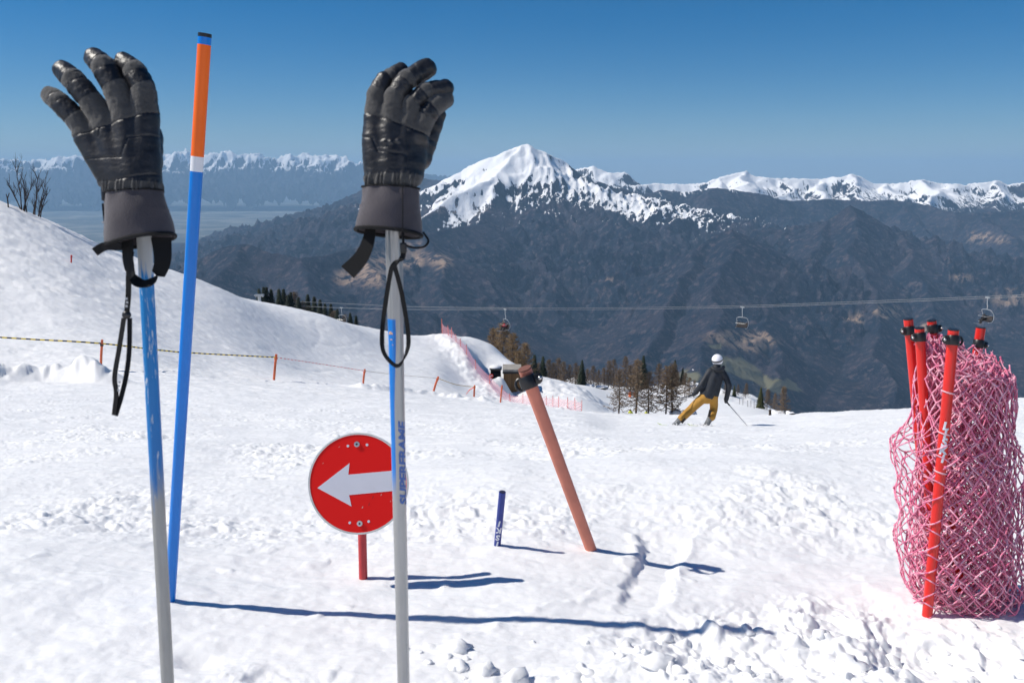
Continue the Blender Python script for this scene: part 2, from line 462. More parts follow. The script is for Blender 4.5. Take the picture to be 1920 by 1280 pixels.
def gpt(px, py, it=40):
    """ground point under photograph pixel, marching out along the view ray"""
    u = (px-960.0)/FPX; v = (640.0-py)/FPX
    dy = CA+v*SA; dz = (-SA+v*CA)/dy; dx = u/dy
    Ys = np.exp(np.linspace(math.log(1.0), math.log(440), 4000))
    zz = base_h(dx*Ys, Ys)
    k = np.argmax(zz >= dz*Ys)
    Y = Ys[k] if zz[k] >= dz*Ys[k] else 40.0
    return (dx*Y, Y)
BANK = [W(p, q, y)[:2] for p, q, y in ((826,628,102),(850,650,93),(885,680,85),(915,705,79),(945,727,73),(990,748,67),(1045,765,62),(1095,776,58))]
RUT = [gpt(1192,1004), gpt(1203,1030), gpt(1186,1065), gpt(1166,1100), gpt(1150,1150), gpt(1140,1200)]
TAIL = [gpt(1160,1108), gpt(1080,1135), gpt(980,1158), gpt(900,1188), gpt(820,1215)]
RUTR = [gpt(1300,1015), gpt(1290,1040), gpt(1275,1075), gpt(1265,1110), gpt(1250,1150)]
PLOUGH = [gpt(-250,712), gpt(-60,712), gpt(60,712), gpt(150,712), gpt(215,716), gpt(260,716)]
PL2 = [gpt(660,727), gpt(740,734), gpt(800,740), gpt(880,752), gpt(950,760)]
PIT = gpt(370,1238); NETP = gpt(1800,1108)

def relief(x, y):
    """everything on top of the smooth slope: ruts, clods, tracks, ploughed edges"""
    shp = np.shape(x); x = np.ravel(x); y = np.ravel(y)
    Y = np.maximum(y, 0.5); r = np.zeros_like(x)
    dome = lambda d, rr: np.clip(1-(d/rr)**2, 0, 1)**0.8
    def on(mask, fn):
        if mask.any(): r[mask] += fn(x[mask], y[mask], Y[mask])
    a = 0.12
    def broad(x, y, Y):
        q = 0.035*fbm(x*0.6, y*0.6, 3, 5)*sstep(1.0, 3.0, Y)*np.minimum(1, Y/4)*(1-0.6*sstep(30, 80, Y))
        return q
    on(Y < 160, broad)
    def near(x, y, Y):
        wx = x+0.05*perlin(x*7, y*7, 21); wy = y+0.05*perlin(x*7, y*7, 22)
        q = np.zeros_like(x)
        # chopped, lumpy snow: rounded pellets whose density varies
        patch = sstep(-0.25, 0.55, fbm(x*0.9, y*0.7, 3, 31))
        band = sstep(2.45, 3.0, Y)*(1-sstep(14, 40, Y))
        d1, i1 = worley(wx*11, wy*11, 3); d2, i2 = worley(wx*27, wy*27, 5)
        lump = 0.013*dome(d1, 0.5)*(i1 > 0.62)*patch**2+0.0058*dome(d2, 0.5)*(i2 > 0.45)*(0.35+0.65*patch)
        q += band*lump
        q += (0.007*fbm(x*13, y*15, 4, 41, 0.6)+0.010*fbm(x*2.6, y*4.8, 3, 43, 0.6))*band*(0.35+0.8*patch)
        s_ = x*math.cos(a)+y*math.sin(a); t_ = -x*math.sin(a)+y*math.cos(a)
        q += 0.016*fbm(s_*1.6, t_*4.5, 4, 53, 0.6)*sstep(5, 12, Y)
        lines = np.clip(perlin(s_*0.7, t_*8.5, 51)-0.05, 0, 1)**1.5
        q -= 0.030*lines*sstep(2.6, 4.0, Y)*(1-sstep(25, 45, Y))*sstep(0.5, -0.2, x/Y)
        return q
    on(Y < 40, near)
    def front(x, y, Y):
        q = np.zeros_like(x)
        wx = x+0.05*perlin(x*7, y*7, 21); wy = y+0.05*perlin(x*7, y*7, 22)
        # trampled clods in the foreground, deeper to the right
        edge = 2.0+0.34*sstep(0.1, 0.8, x)+0.12*perlin(x*1.7, y*1.7, 81)
        z1 = (1-sstep(edge-0.2, edge+0.06, Y))*sstep(-0.2, 0.45, x+0.35*perlin(x*2, y*2, 83))
        edgeL = 1.80+0.10*perlin(x*2.2, x*0+3.0, 84)
        zL = (1-sstep(edgeL-0.10, edgeL+0.05, Y))*sstep(-0.8, -0.5, x)
        zone = np.maximum(z1, zL*0.7)
        nx_, ny_ = NETP; zone = zone*(1-0.92*np.exp(-(((x-nx_)/0.27)**2+((y-ny_+0.08)/0.24)**2)**2))
        wob = perlin(x*17, y*17, 85)
        cw, ci = worley(wx*6.2+0.16*wob, wy*6.2+0.16*perlin(x*17, y*17, 89), 11)
        cw2, ci2 = worley(wx*13+0.22*wob, wy*13, 13); cw3, ci3 = worley(wx*31, wy*31, 17)
        bil = lambda f_, sd_: 0.45-np.abs(perlin(wx*f_, wy*f_, sd_))
        big = fbm(x*1.6, y*1.6, 2, 186)
        q += zone*(0.034*bil(3.3, 181)+0.016*bil(6.1, 183)+0.008*bil(13.5, 184)+0.006*bil(29, 185)+0.030*big
                   +0.026*worley_slab(wx*4.6+0.10*wob, wy*4.6, 11, 0.55, 0.22)+0.010*worley_slab(wx*11+0.12*wob, wy*11, 13, 0.55, 0.22)+0.007*dome(cw3, 0.5)*(ci3 > 0.55)+0.007*fbm(x*19, y*19, 3, 188, 0.6)-0.026)
        band = sstep(2.45, 3.0, Y); flat = (1-band)*(1-zone)
        q += flat*(0.007*fbm(x*5, y*11, 4, 91)+0.006*dome(cw2, 0.34)*(ci2 > 0.95)+0.010*np.clip(perlin(x*1.1, y*3.3, 93), 0, 1)+0.0012*fbm(x*24, y*24, 2, 94))
        # the mound the slope signs stand in
        mx, my = gpt(1010, 1050)
        q += 0.030*np.exp(-(((x-mx)/0.55)**2+((y-my)/0.30)**2))
        # the rut: a flat sunken lane with a broken left bank
        jx = x+0.016*perlin(x*16, y*16, 95)+0.006*perlin(x*45, y*45, 88); jy = y+0.016*perlin(x*16, y*16, 96)
        d, t, sg = seg_dist(jx, jy, RUT)
        dR, tR, sgR = seg_dist(x+0.014*perlin(x*16, y*16, 97)+0.005*perlin(x*45, y*45, 90), y, RUTR)
        y0_, y1_ = RUT[0][1], RUTR[-1][1]
        span = sstep(y0_+0.02, y0_-0.02, y)*sstep(y1_-0.06, y1_+0.14, y)
        lane = sstep(-0.004, 0.034, d*sg)*sstep(-0.004, 0.045, -dR*sgR)*span
        crumb = 0.6+0.7*perlin(x*10, y*10, 98)+0.6*perlin(x*27, y*27, 92)
        rim = np.exp(-((d*np.where(sg < 0, 1, 0.35)-0.018)/0.030)**2)*crumb*np.where(sg < 0, 1, 1-sstep(0.0, 0.03, d))
        fade = sstep(0.72, 0.5, t)*sstep(0.0, 0.03, t)
        dT, tT, sT = seg_dist(jx, jy, TAIL); q += 0.007*np.exp(-(dT/0.018)**2)*crumb*sstep(0, 0.1, tT)*sstep(1, 0.85, tT)
        q += 0.012*rim*np.clip(0.35+1.1*perlin(x*6, y*6, 193), 0.1, 1.2)*fade-0.022*lane
        q += 0.004*np.exp(-((dR-0.006)/0.014)**2)*np.where(sgR > 0, 1, 0.2)*crumb*span
        # footprint in the lower left
        q -= 0.03*np.exp(-(((x-PIT[0])/0.06)**2+((y-PIT[1])/0.035)**2))
        return q
    on(Y < 6, front)
    def hill(x, y, Y):
        s_ = x*math.cos(a)+y*math.sin(a); t_ = -x*math.sin(a)+y*math.cos(a)
        q = -0.10*np.clip(perlin(s_*0.22, t_*2.2, 55)-0.1, 0, 1)*sstep(9, 20, Y)*(1-sstep(120, 170, Y))
        q += (0.045*fbm(s_*0.7, t_*2.0, 5, 61, 0.62)+0.022*sstep(0, 0.5, fbm(s_*0.3, t_*0.5, 2, 62))*fbm(s_*2.1, t_*5.0, 2, 63))*sstep(14, 40, Y)*(1-0.3*sstep(60, 110, Y))
        # rough, wind-cut upper part of the hill on the left
        up = sstep(46, 54, Y)*sstep(-0.37, -0.45, x/Y)
        q += up*(0.15*(ridged(s_*0.16, t_*0.7, 4, 71)-1.2)+0.07*fbm(s_*0.6, t_*1.6, 4, 72))
        # curved ski tracks on the hill
        for k_, (ca_, sp_, ph_) in enumerate(((0.9, 0.16, 0.3), (0.5, 0.11, 1.1), (1.25, 0.13, 2.2))):
            tw = (x*math.cos(ca_)-y*math.sin(ca_)*0.9)*sp_+0.55*np.sin((x+y)*0.10+ph_)+0.4*perlin(x*0.07, y*0.07, 75+k_)
            tr = np.exp(-((tw-np.round(tw))/(0.05*sp_*4))**2)*sstep(0.05, 0.35, perlin(x*0.10, y*0.10, 176+k_))
            q -= 0.035*tr*sstep(36, 46, Y)*(1-sstep(150, 170, Y))
        return q
    on((Y > 9) & (Y < 170), hill)
    # ploughed snow walls beside the piste
    for line, hh, ww, sd_ in ((PLOUGH, 0.85, 0.7, 101), (PL2, 0.42, 0.9, 105)):
        ys = [p[1] for p in line]
        def wall(x, y, Y):
            d, t, sg = seg_dist(x+0.3*perlin(x*0.5, y*0.5, sd_), y+0.5*perlin(x*0.45, y*0.45, sd_+1), line)
            env = sstep(0, 0.06, t)*sstep(1, 0.82, t)
            return env*hh*np.exp(-(d/ww)**2)*(0.75+0.5*fbm(x*0.7, y*0.3, 4, sd_+2, 0.6))
        on((Y > min(ys)-4) & (Y < max(ys)+4), wall)
    def bank(x, y, Y):
        # bank carrying the net fence, with clods along it
        d, t, sg = seg_dist(x+0.4*perlin(x*0.4, y*0.4, 111), y+0.4*perlin(x*0.4, y*0.4, 112), BANK)
        env = sstep(0, 0.03, t)*sstep(1, 0.9, t)
        q = env*(0.75*np.exp(-(d/1.6)**2)+0.45*np.exp(-(d/3.2)**2))*(0.15+0.85*sstep(0.62, 0.35, t))*(0.40+0.60*sstep(0.0, 0.22, t))
        q += env*np.exp(-(d/2.4)**2)*0.15*fbm(x*1.2, y*0.8, 4, 113, 0.65)
        hx, hy = W(941, 745, 87.0)[:2]; q += 1.7*np.exp(-(((x-hx)/0.95)**2+((y-hy)/1.1)**2))
        # tracked slope right of the hut
        mm = sstep(78, 90, Y)*(1-sstep(108, 118, Y))*sstep(0.015, 0.035, x/Y)
        q += mm*(0.15*fbm(x*0.9, y*0.5, 4, 131, 0.6)-0.16*np.clip(perlin(x*1.5, y*0.35, 133), 0, 1)*sstep(0.06, 0.1, x/Y))
        return q
    on((Y > 52) & (Y < 128) & (np.abs(x) < 26), bank)
    # wooded, hummocky ground on the far side
    on((Y > 190) & (x > 0), lambda x, y, Y: sstep(190, 240, Y)*sstep(0.0, 0.05, x/Y)*(1.5*fbm(x*0.05, y*0.05, 3, 121)+0.9*np.clip(fbm(x*0.16, y*0.16, 3, 123), 0, 1)))
    return r.reshape(shp)
def H(x, y):
    x = np.atleast_1d(np.asarray(x, float)); y = np.atleast_1d(np.asarray(y, float))
    return base_h(x, y)+relief(x, y)
def Hs(x, y): return float(H(x, y)[0])
def gat(px, py):
    """the ground point seen at pixel (px, py)"""
    x, y = gpt(px, py); return Vector((x, y, Hs(x, y)))
def ground(px, py, Y):
    """ground point in the viewing direction of pixel column px (row py only fixes the direction) at distance Y"""
    p = W(px, py, Y); return Vector((p.x, p.y, Hs(p.x, p.y)))

# rows: closer together where the picture needs them
_yy = np.exp(np.linspace(math.log(1.25), math.log(450), 6000))
_w = np.gradient(np.log(_yy))*(1.15*1.25/_yy+0.16+0.36*sstep(24, 34, _yy)*(1-sstep(105, 125, _yy)))
_cw = np.cumsum(_w); _cw = (_cw-_cw[0])/(_cw[-1]-_cw[0])
NR = 1100
rowsY = np.interp(np.linspace(0, 1, NR), _cw, _yy)
cf = np.linspace(-0.70, 0.70, 780)
co_ = np.linspace(0.70, 1.45, 14)[1:]
colsC = np.concatenate([-co_[::-1], cf, co_])
Xg = rowsY[:, None]*colsC[None, :]; Yg = np.repeat(rowsY[:, None], len(colsC), 1)
Zg = (base_h(Xg, Yg)+relief(Xg, Yg))
# beyond the brow the slope keeps falling into the valley
for mult, drop in ((1.35, 150), (2.4, 420), (4.4, 900)):
    Xg = np.vstack([Xg, colsC[None, :]*450*mult]); Yg = np.vstack([Yg, np.full((1, len(colsC)), 450*mult)])
    Zg = np.vstack([Zg, Zg[NR-1:NR]-drop])
me = grid_mesh('ground', Xg, Yg, Zg)
g_ = tag(link('ground', me, SNOW), kind='structure')
# the snow round and behind the camera
rr = np.concatenate([[1.25], np.linspace(1.0, -3, 14), np.linspace(-5, -60, 12)])
cx = np.linspace(-1, 1, 60)
Yb = np.repeat(rr[:, None], 60, 1)
half = np.where(rr > 1.2, 1.25*1.45, 1.25*1.45+(1.25-rr)*1.5)
Xb = half[:, None]*cx[None, :]
Zb = -0.878-(Yb-0.6)*0.13+0.03*fbm(Xb*0.8, Yb*0.8, 3, 5)*sstep(1.0, 0.0, Yb)
Zb[0] = np.interp(Xb[0], Xg[0], Zg[0])
me = grid_mesh('ground_near_camera', Xb, Yb, Zb, flip=True)
tag(link('ground_near_camera', me, SNOW), kind='structure')

# ------------------------------------------------------------------ mountains: ridge skeletons
# (points (px, py, Y), steepness near the crest, reach of the steep part, gentle slope below, snow line z, forest 0..1)
RIDGES = []
def ridge(pts, s=0.55, D=900., s2=0.22, snow=9e9, rough=1.0): RIDGES.append(([W(*p) for p in pts], s, D, s2, snow, rough))
SP = -330; SR = -430
ridge([(980,269,9000),(962,272,9000),(940,281,9000),(915,296,9050),(880,314,9100),(850,330,9150),(820,346,9250),(790,358,9350),(740,372,9500),(690,386,9650),(640,398,9800),(590,411,10000),(545,416,10100),(500,430,10300),(440,450,10500),(380,478,10700)], 0.62, 700, 0.26, SP)
ridge([(980,269,9000),(1000,281,9000),(1025,292,9000),(1055,304,9000),(1085,318,9050),(1110,329,9100),(1150,342,9150),(1195,358,9250),(1230,372,9400),(1270,392,9500)], 0.7, 700, 0.26, SP+110)
ridge([(966,271,8980),(935,300,8700),(905,330,8400),(870,358,8050),(835,384,7750),(800,408,7450),(765,430,7150),(730,458,6800)], 0.55, 500, 0.24, SP-190)
ridge([(980,269,8990),(985,300,8750),(975,335,8450),(965,372,8100),(955,410,7700),(960,455,7200),(975,510,6600),(990,580,5900),(1010,650,5200)], 0.6, 500, 0.24, SP)
ridge([(1010,285,8990),(1030,330,8550),(1045,370,8150),(1060,410,7700),(1080,460,7150),(1110,520,6500),(1140,590,5800),(1170,660,5100)], 0.6, 450, 0.24, SP)
ridge([(1060,306,8990),(1090,345,8600),(1110,385,8200),(1140,425,7750),(1180,470,7200),(1220,520,6600)], 0.6, 450, 0.24, SP+60)
ridge([(1110,329,9050),(1150,375,8500),(1190,415,8000),(1240,450,7500),(1290,490,7000)], 0.55, 450, 0.24, SP+130)
ridge([(905,330,8400),(915,370,8000),(910,410,7600),(900,450,7100),(890,500,6500),(900,570,5700),(920,640,5000)], 0.55, 450, 0.24, SP)
ridge([(340,520,5300),(380,484,5350),(412,464,5350),(440,457,5300),(470,463,5250),(500,474,5200),(560,484,5150),(620,478,5300),(680,464,5600),(740,447,6000),(800,437,6300),(850,428,6700),(900,420,7100)], 0.42, 500, 0.24)
ridge([(440,457,5300),(425,510,4800),(400,580,4200),(380,660,3600)], 0.4, 400, 0.25)
ridge([(560,484,5150),(580,540,4600),(610,600,4100),(640,680,3500)], 0.4, 400, 0.25)
ridge([(680,464,5600),(710,520,5000),(740,590,4300),(770,670,3700)], 0.4, 400, 0.25)
ridge([(800,437,6300),(820,490,5600),(850,560,4900),(880,640,4200),(900,720,3600)], 0.4, 400, 0.25)
ridge([(1375,430,6000),(1345,440,6000),(1318,456,5950),(1290,475,5900),(1262,500,5850),(1235,528,5700),(1200,570,5400),(1160,620,5000)], 0.6, 450, 0.26)
ridge([(1375,430,6000),(1400,438,6050),(1430,455,6100),(1460,485,6100),(1500,525,5950),(1545,565,5700),(1590,615,5300)], 0.6, 450, 0.26)
ridge([(1375,430,5990),(1370,480,5500),(1355,540,4950),(1340,600,4400),(1320,660,3900),(1300,720,3450)], 0.5, 400, 0.26)
ridge([(1318,456,5950),(1270,540,5200),(1230,620,4500),(1200,700,3900)], 0.5, 400, 0.26)
ridge([(1430,455,6100),(1440,540,5300),(1450,620,4600),(1450,690,4000),(1430,760,3400)], 0.5, 400, 0.26)
ridge([(1595,384,7200),(1570,393,7200),(1540,412,7200),(1505,447,7150),(1470,480,7000),(1430,520,6700)], 0.6, 500, 0.26)
ridge([(1595,384,7200),(1625,395,7200),(1660,415,7150),(1700,440,7000),(1750,485,6700),(1800,530,6300),(1860,580,5800),(1930,625,5400),(2020,680,5000)], 0.55, 500, 0.26)
ridge([(1595,384,7190),(1605,450,6500),(1620,520,5800),(1640,590,5100),(1665,660,4500),(1690,740,3800)], 0.5, 400, 0.26)
ridge([(1540,412,7200),(1530,490,6300),(1530,560,5600),(1540,640,4900),(1550,720,4200)], 0.5, 400, 0.26)
ridge([(1700,440,7000),(1740,540,5800),(1780,620,5000),(1810,700,4200)], 0.5, 400, 0.26)
ridge([(1150,372,10300),(1200,364,10200),(1240,356,10200),(1290,360,10200),(1340,352,10200),(1385,361,10200),(1430,374,10200),(1480,377,10300),(1540,372,10400),(1600,376,10500),(1650,374,10500),(1690,378,10400),(1740,386,10100),(1790,398,9700),(1850,398,9600),(1920,392,9600),(2060,400,9500)], 0.7, 500, 0.24, -130)
ridge([(1690,378,10400),(1720,430,9300),(1780,480,8300),(1850,520,7500),(1930,560,6800)], 0.55, 450, 0.24)
ridge([(1850,398,9600),(1890,450,8500),(1950,500,7600),(2050,560,6800)], 0.55, 450, 0.24)
ridge([(1340,352,10200),(1330,400,9200),(1300,440,8300),(1270,480,7500)], 0.5, 450, 0.24)
ridge([(1140,356,12000),(1190,347,12000),(1225,343,12000),(1270,345,12000),(1310,341,12000),(1345,331,12000),(1375,323,12000),(1392,319,12000),(1412,327,12000),(1440,333,12000),(1500,334,12000),(1540,335,12000),(1565,331,12000),(1590,332,12000),(1614,325,12000),(1640,334,12000),(1662,344,12000),(1700,343,12000),(1730,338,12000),(1752,336,12000),(1785,343,12000),(1815,347,12000),(1845,342,12000),(1868,337,12000),(1895,346,12000),(1930,340,12000),(2000,342,12000),(2120,350,12000)], 0.75, 600, 0.26, SR)
for a, b in ((1345,331),(1392,319),(1460,333),(1540,335),(1614,325),(1680,343),(1752,336),(1868,337)):
    ridge([(a,b,11990),(a+6,b+22,11500),(a+4,b+44,11000),(a+12,b+66,10500)], 0.6, 350, 0.26, SR)
ridge([(1040,335,12100),(1075,326,12100),(1095,316,12100),(1130,309,12100),(1146,318,12100),(1160,324,12100),(1176,322,12100),(1186,338,12100),(1200,348,12100),(1240,352,12100)], 0.8, 700, 0.2, -200)
ridge([(700,345,12200),(750,338,12200),(790,334,12200),(815,336,12200),(860,340,12200),(950,345,12200)], 0.5, 700, 0.2, 40)
ridge([(-260,300,30000),(-120,303,30000),(-40,297,30000),(20,297,30000),(60,300,30000),(100,294,30000),(140,290,30000),(180,297,30000),(220,293,30000),(270,296,30000),(300,289,30000),(330,281,30000),(345,275,30000),(358,281,30000),(385,290,30000),(410,286,30000),(440,281,30000),(456,290,30000),(475,286,30000),(500,294,30000),(522,295,30000),(540,287,30000),(556,293,30000),(575,285,30000),(590,290,30000),(612,288,30000),(635,294,30000),(650,291,30000),(670,303,30000),(700,309,30000),(760,320,30000),(850,330,30000)], 0.85, 900, 0.2, 60)
VALLEY = -1050.0
_pre = []
for pts, s, D, s2, snow, rough in RIDGES:
    _pre.append((np.array([(p.x, p.y, p.z) for p in pts]), s, D, s2, snow, rough))
def mountain(x, y):
    z = np.full(x.shape, VALLEY)+18*fbm(x/2600, y/2600, 3, 201); sn = np.full(x.shape, 9e9); dd = np.full(x.shape, 3000.)
    wamp = 0.018*y
    wx = x+wamp*fbm(x/900, y/900, 4, 211); wy = y+wamp*fbm(x/900, y/900, 4, 215)
    for P, s, D, s2, snow, rough in _pre:
        best = np.full(x.shape, 1e18); zr = np.zeros(x.shape)
        reach = (P[:, 2].max()-VALLEY)/s2
        m = (x > P[:, 0].min()-reach) & (x < P[:, 0].max()+reach) & (y > P[:, 1].min()-reach) & (y < P[:, 1].max()+reach)
        if not m.any(): continue
        X = wx[m]; Yv = wy[m]; b = np.full(X.shape, 1e18); zz = np.zeros(X.shape)
        for k in range(len(P)-1):
            ax, ay, az = P[k]; bx, by, bz = P[k+1]
            dx, dy = bx-ax, by-ay; L = dx*dx+dy*dy
            t = np.clip(((X-ax)*dx+(Yv-ay)*dy)/L, 0, 1)
            d = (X-ax-t*dx)**2+(Yv-ay-t*dy)**2
            q = d < b
            b = np.where(q, d, b); zz = np.where(q, az+t*(bz-az), zz)
        d = np.sqrt(b)
        zk = zz-s*D*(1-np.exp(-d/D))-s2*d
        q = zk > z[m]
        zm = z[m]; zm[q] = zk[q]; z[m] = zm
        sm = sn[m]; sm[q] = snow; sn[m] = sm
        dm = dd[m]; dm[q] = d[q]; dd[m] = dm
    # gullies and rock ribs grow away from the crests
    amp = np.clip(dd, 30, 700)*np.where(y > 20000, 2.2, 1.0)
    hi = sstep(-700, -100, z)
    z = z+amp*((0.25-0.17*hi)*(ridged(x/560, y/520, 6, 221, 0.58)-1.25)+0.09*hi*(ridged(x/130, y/620, 4, 231, 0.55)-1.25))*sstep(VALLEY, VALLEY+250, z)
    return z, sn
MEADOWS = [(1385,690,52,20,0.3),(1430,712,45,16,0.45),(1290,705,32,13,0.0),(1475,722,24,8,0.5),(1345,648,10,8,0)]
CLEAR = [(1405,640,60,22),(1350,630,40,14),(1660,585,30,18),(1900,560,60,16),(1730,620,26,12),(1880,450,14,10),(1840,445,30,12),(760,480,50,34),(700,500,60,44),(830,490,30,18),(650,520,30,20),(860,392,60,12),(1140,530,14,10),(1600,600,20,10),(1800,520,26,8)]
def mountain_piece(name, y0, y1, nr, c0, c1, nc):
    ys = np.exp(np.linspace(math.log(y0), math.log(y1), nr)); cs = np.linspace(c0, c1, nc)
    X = ys[:, None]*cs[None, :]; Yv = np.repeat(ys[:, None], nc, 1)
    Z, sn = mountain(X, Yv)
    me = grid_mesh(name, X, Yv, Z)
    # snow lies above the snow line of its massif, thinner on steep ground
    gx = np.gradient(Z, axis=1)/np.maximum(np.gradient(X, axis=1), 1); gy = np.gradient(Z, axis=0)/np.maximum(np.gradient(Yv, axis=0), 1)
    steep = np.sqrt(gx*gx+gy*gy)
    line = sn+45+110*fbm(X/800, Yv/800, 5, 241, 0.6)
    sv = (Z-line)/230.0-1.2*np.clip(steep-0.80, 0, 2)-1.3*np.clip(-gx-0.22, 0, 1)*(Yv < 9600)
    attr(me, 'snow', np.clip(sv*0.5+0.5, 0, 1))
    px, py = pix(X, Yv, Z)
    jx = px+14*fbm(X/160, Yv/160, 3, 251); jy = py+7*fbm(X/160, Yv/160, 3, 255)
    md = np.zeros(X.shape)
    for mx, my, rx, ry, tl in MEADOWS:
        dx_ = jx-mx; dy_ = jy-my-tl*dx_
        md = np.maximum(md, 1-sstep(0.7, 1.0, np.sqrt((dx_/rx)**2+(dy_/ry)**2)))
    attr(me, 'meadow', md*(Yv < 5200))
    cl = np.zeros(X.shape)
    for mx, my, rx, ry in CLEAR:
        cl = np.maximum(cl, 1-sstep(0.4, 1.1, np.sqrt(((jx-mx)/rx)**2+((jy-my)/ry)**2)))
    attr(me, 'clearing', cl)
    return me
m = NT('mountainside'); oc = m.coord('Object')
snow_a = m.attr('snow'); mead = m.attr('meadow'); clr = m.attr('clearing')
n1 = m.noise(oc, 1/420., 5, 0.6); n2 = m.noise(oc, 1/45., 5, 0.65); n3 = m.noise(oc, 1/16., 3, 0.6)
n4 = m.noise(oc, 1/7., 2, 0.5)
woods = m.mix(m.smooth(n1, 0.45, 0.60), (0.004, 0.010, 0.022), (0.026, 0.025, 0.037))  # dark tones tinted blue: part of the distance haze put into the colour
woods = m.mix(m.math('MULTIPLY', m.smooth(n2, 0.50, 0.64), 0.9), woods, (0.088, 0.070, 0.076))
woods = m.mix(m.math('MULTIPLY', m.smooth(n3, 0.50, 0.64), 0.85), woods, (0.004, 0.010, 0.020))
woods = m.mix(m.math('MULTIPLY', m.smooth(n4, 0.58, 0.72), 0.6), woods, (0.10, 0.085, 0.092))
tan = m.mix(n2, (0.17, 0.12, 0.09), (0.40, 0.29, 0.21))
cfac = m.math('MULTIPLY', clr, m.smooth(m.noise(oc, 1/70., 5, 0.7), 0.43, 0.54))
col = m.mix(cfac, woods, tan)
col = m.mix(mead, col, m.mix(n2, (0.105, 0.11, 0.065), (0.17, 0.15, 0.095)))
rock = m.mix(n2, (0.13, 0.125, 0.12), (0.26, 0.25, 0.24))
geo = m.node('ShaderNodeNewGeometry')
streak = m.noise(m.mapping(oc, (1/26., 1/240., 1/130.)), 1.0, 6, 0.62, 0.4)
sn_n = m.math('ADD', m.math('ADD', snow_a, m.math('MULTIPLY', m.math('SUBTRACT', streak, 0.5), 1.75)), m.math('MULTIPLY', m.math('SUBTRACT', m.noise(oc, 1/45., 6, 0.7), 0.5), 1.0))
near_snow = m.smooth(snow_a, 0.55, 0.80)
col = m.mix(near_snow, col, rock)
col = m.mix(m.smooth(sn_n, 0.47, 0.58), col, (0.90, 0.90, 0.91))
m.set('Base Color', col); m.set('Roughness', 0.9); m.set('Specular IOR Level', 0.05)
m.bump(m.math('ADD', n3, m.math('MULTIPLY', n2, 1.5)), 0.6, 10.0)
MOUNT = m.mat
for nm, y0, y1, nr, c0, c1, nc in (('hills', 2600, 6400, 320, -0.66, 0.86, 720), ('mountains', 6400, 11000, 330, -0.66, 0.86, 760), ('far_range', 11000, 13600, 130, -0.62, 0.86, 740), ('distant_range', 26500, 31500, 100, -0.85, 0.05, 560)):
    tag(link(nm, mountain_piece(nm, y0, y1, nr, c0, c1, nc), MOUNT), kind='structure')
# valley floor out to the horizon
m = NT('plain'); oc = m.coord('Object')
f1 = m.noise(oc, 1/900., 6, 0.65)
m.set('Base Color', m.ramp(f1, [(0.38, (0.07, 0.085, 0.085)), (0.5, (0.13, 0.14, 0.13)), (0.58, (0.24, 0.24, 0.21)), (0.66, (0.18, 0.18, 0.16))]))
m.set('Roughness', 0.95); m.set('Specular IOR Level', 0.05)
mb = MB(); mb.add([(-60000, -9000, VALLEY-30), (60000, -9000, VALLEY-30), (60000, 60000, VALLEY-30), (-60000, 60000, VALLEY-30)], [(0, 1, 2, 3)])
tag(mb.build('valley', m.mat), kind='structure')
# ------------------------------------------------------------------ air
m = NT('air'); m.n.remove(m.b)
pv = m.node('ShaderNodeVolumePrincipled'); pv.inputs['Color'].default_value = (0.44, 0.71, 1.0, 1); pv.inputs['Density'].default_value = 3.4e-5
pv.inputs['Anisotropy'].default_value = 0.0
m.lk(pv.outputs[0], m.out.inputs['Volume'])
mb = MB(); mb.box((0, 25000, (-1110+1060)/2), 125000, 76000, 1060+1110)
tag(mb.build('haze', m.mat, smooth=False), 'pale blue haze filling the valleys between the mountains', 'haze', kind='stuff')
# ================================================================== FOREGROUND THINGS
CR, CU, CT = Vector((1, 0, 0)), Vector((0, SA, CA)), Vector((0, -CA, SA))      # picture right, picture up, towards the viewer
def fwd(Y, py): return Y*(1.0/(CA+(640-py)/FPX*SA))                            # depth along the lens axis of a point Y ahead
class Frame:
    """a small upright frame facing the camera: px coordinates of the photograph at one real distance"""
    def __init__(s, px, py, Y):
        s.o = W(px, py, Y); s.px = px; s.py = py; s.k = fwd(Y, py)/FPX
    def __call__(s, px, py, z=0.0): return s.o+CR*((px-s.px)*s.k)-CU*((py-s.py)*s.k)+CT*(z*s.k)
    def arr(s, P):
        P = np.asarray(P, float)
        return np.array(s.o)+P[:, :1]*s.k*np.array(CR)-P[:, 1:2]*s.k*np.array(CU)+P[:, 2:3]*s.k*np.array(CT)-np.array(CR)*s.px*s.k+np.array(CU)*s.py*s.k
def ribbon(mb, pts, width, side, thick, mi=0):
    """flat webbing along pts; side = width direction per point or one vector"""
    n = len(pts); vs = []; fs = []
    if not isinstance(width, (list, tuple, np.ndarray)): width = [width]*n
    for i in range(n):
        t = (pts[min(i+1, n-1)]-pts[max(i-1, 0)]).normalized()
        s_ = side[i] if isinstance(side, list) else side
        s_ = (s_-t*s_.dot(t)).normalized(); nn = t.cross(s_)
        w = width[i]/2; h = thick/2
        vs += [pts[i]+s_*w+nn*h, pts[i]-s_*w+nn*h, pts[i]-s_*w-nn*h, pts[i]+s_*w-nn*h]
    for i in range(n-1):
        for k in range(4):
            k2 = (k+1) % 4; fs.append((i*4+k, i*4+k2, i*4+4+k2, i*4+4+k))
    fs.append((3, 2, 1, 0)); fs.append(tuple((n-1)*4+k for k in range(4)))
    mb.add(vs, fs, mi)

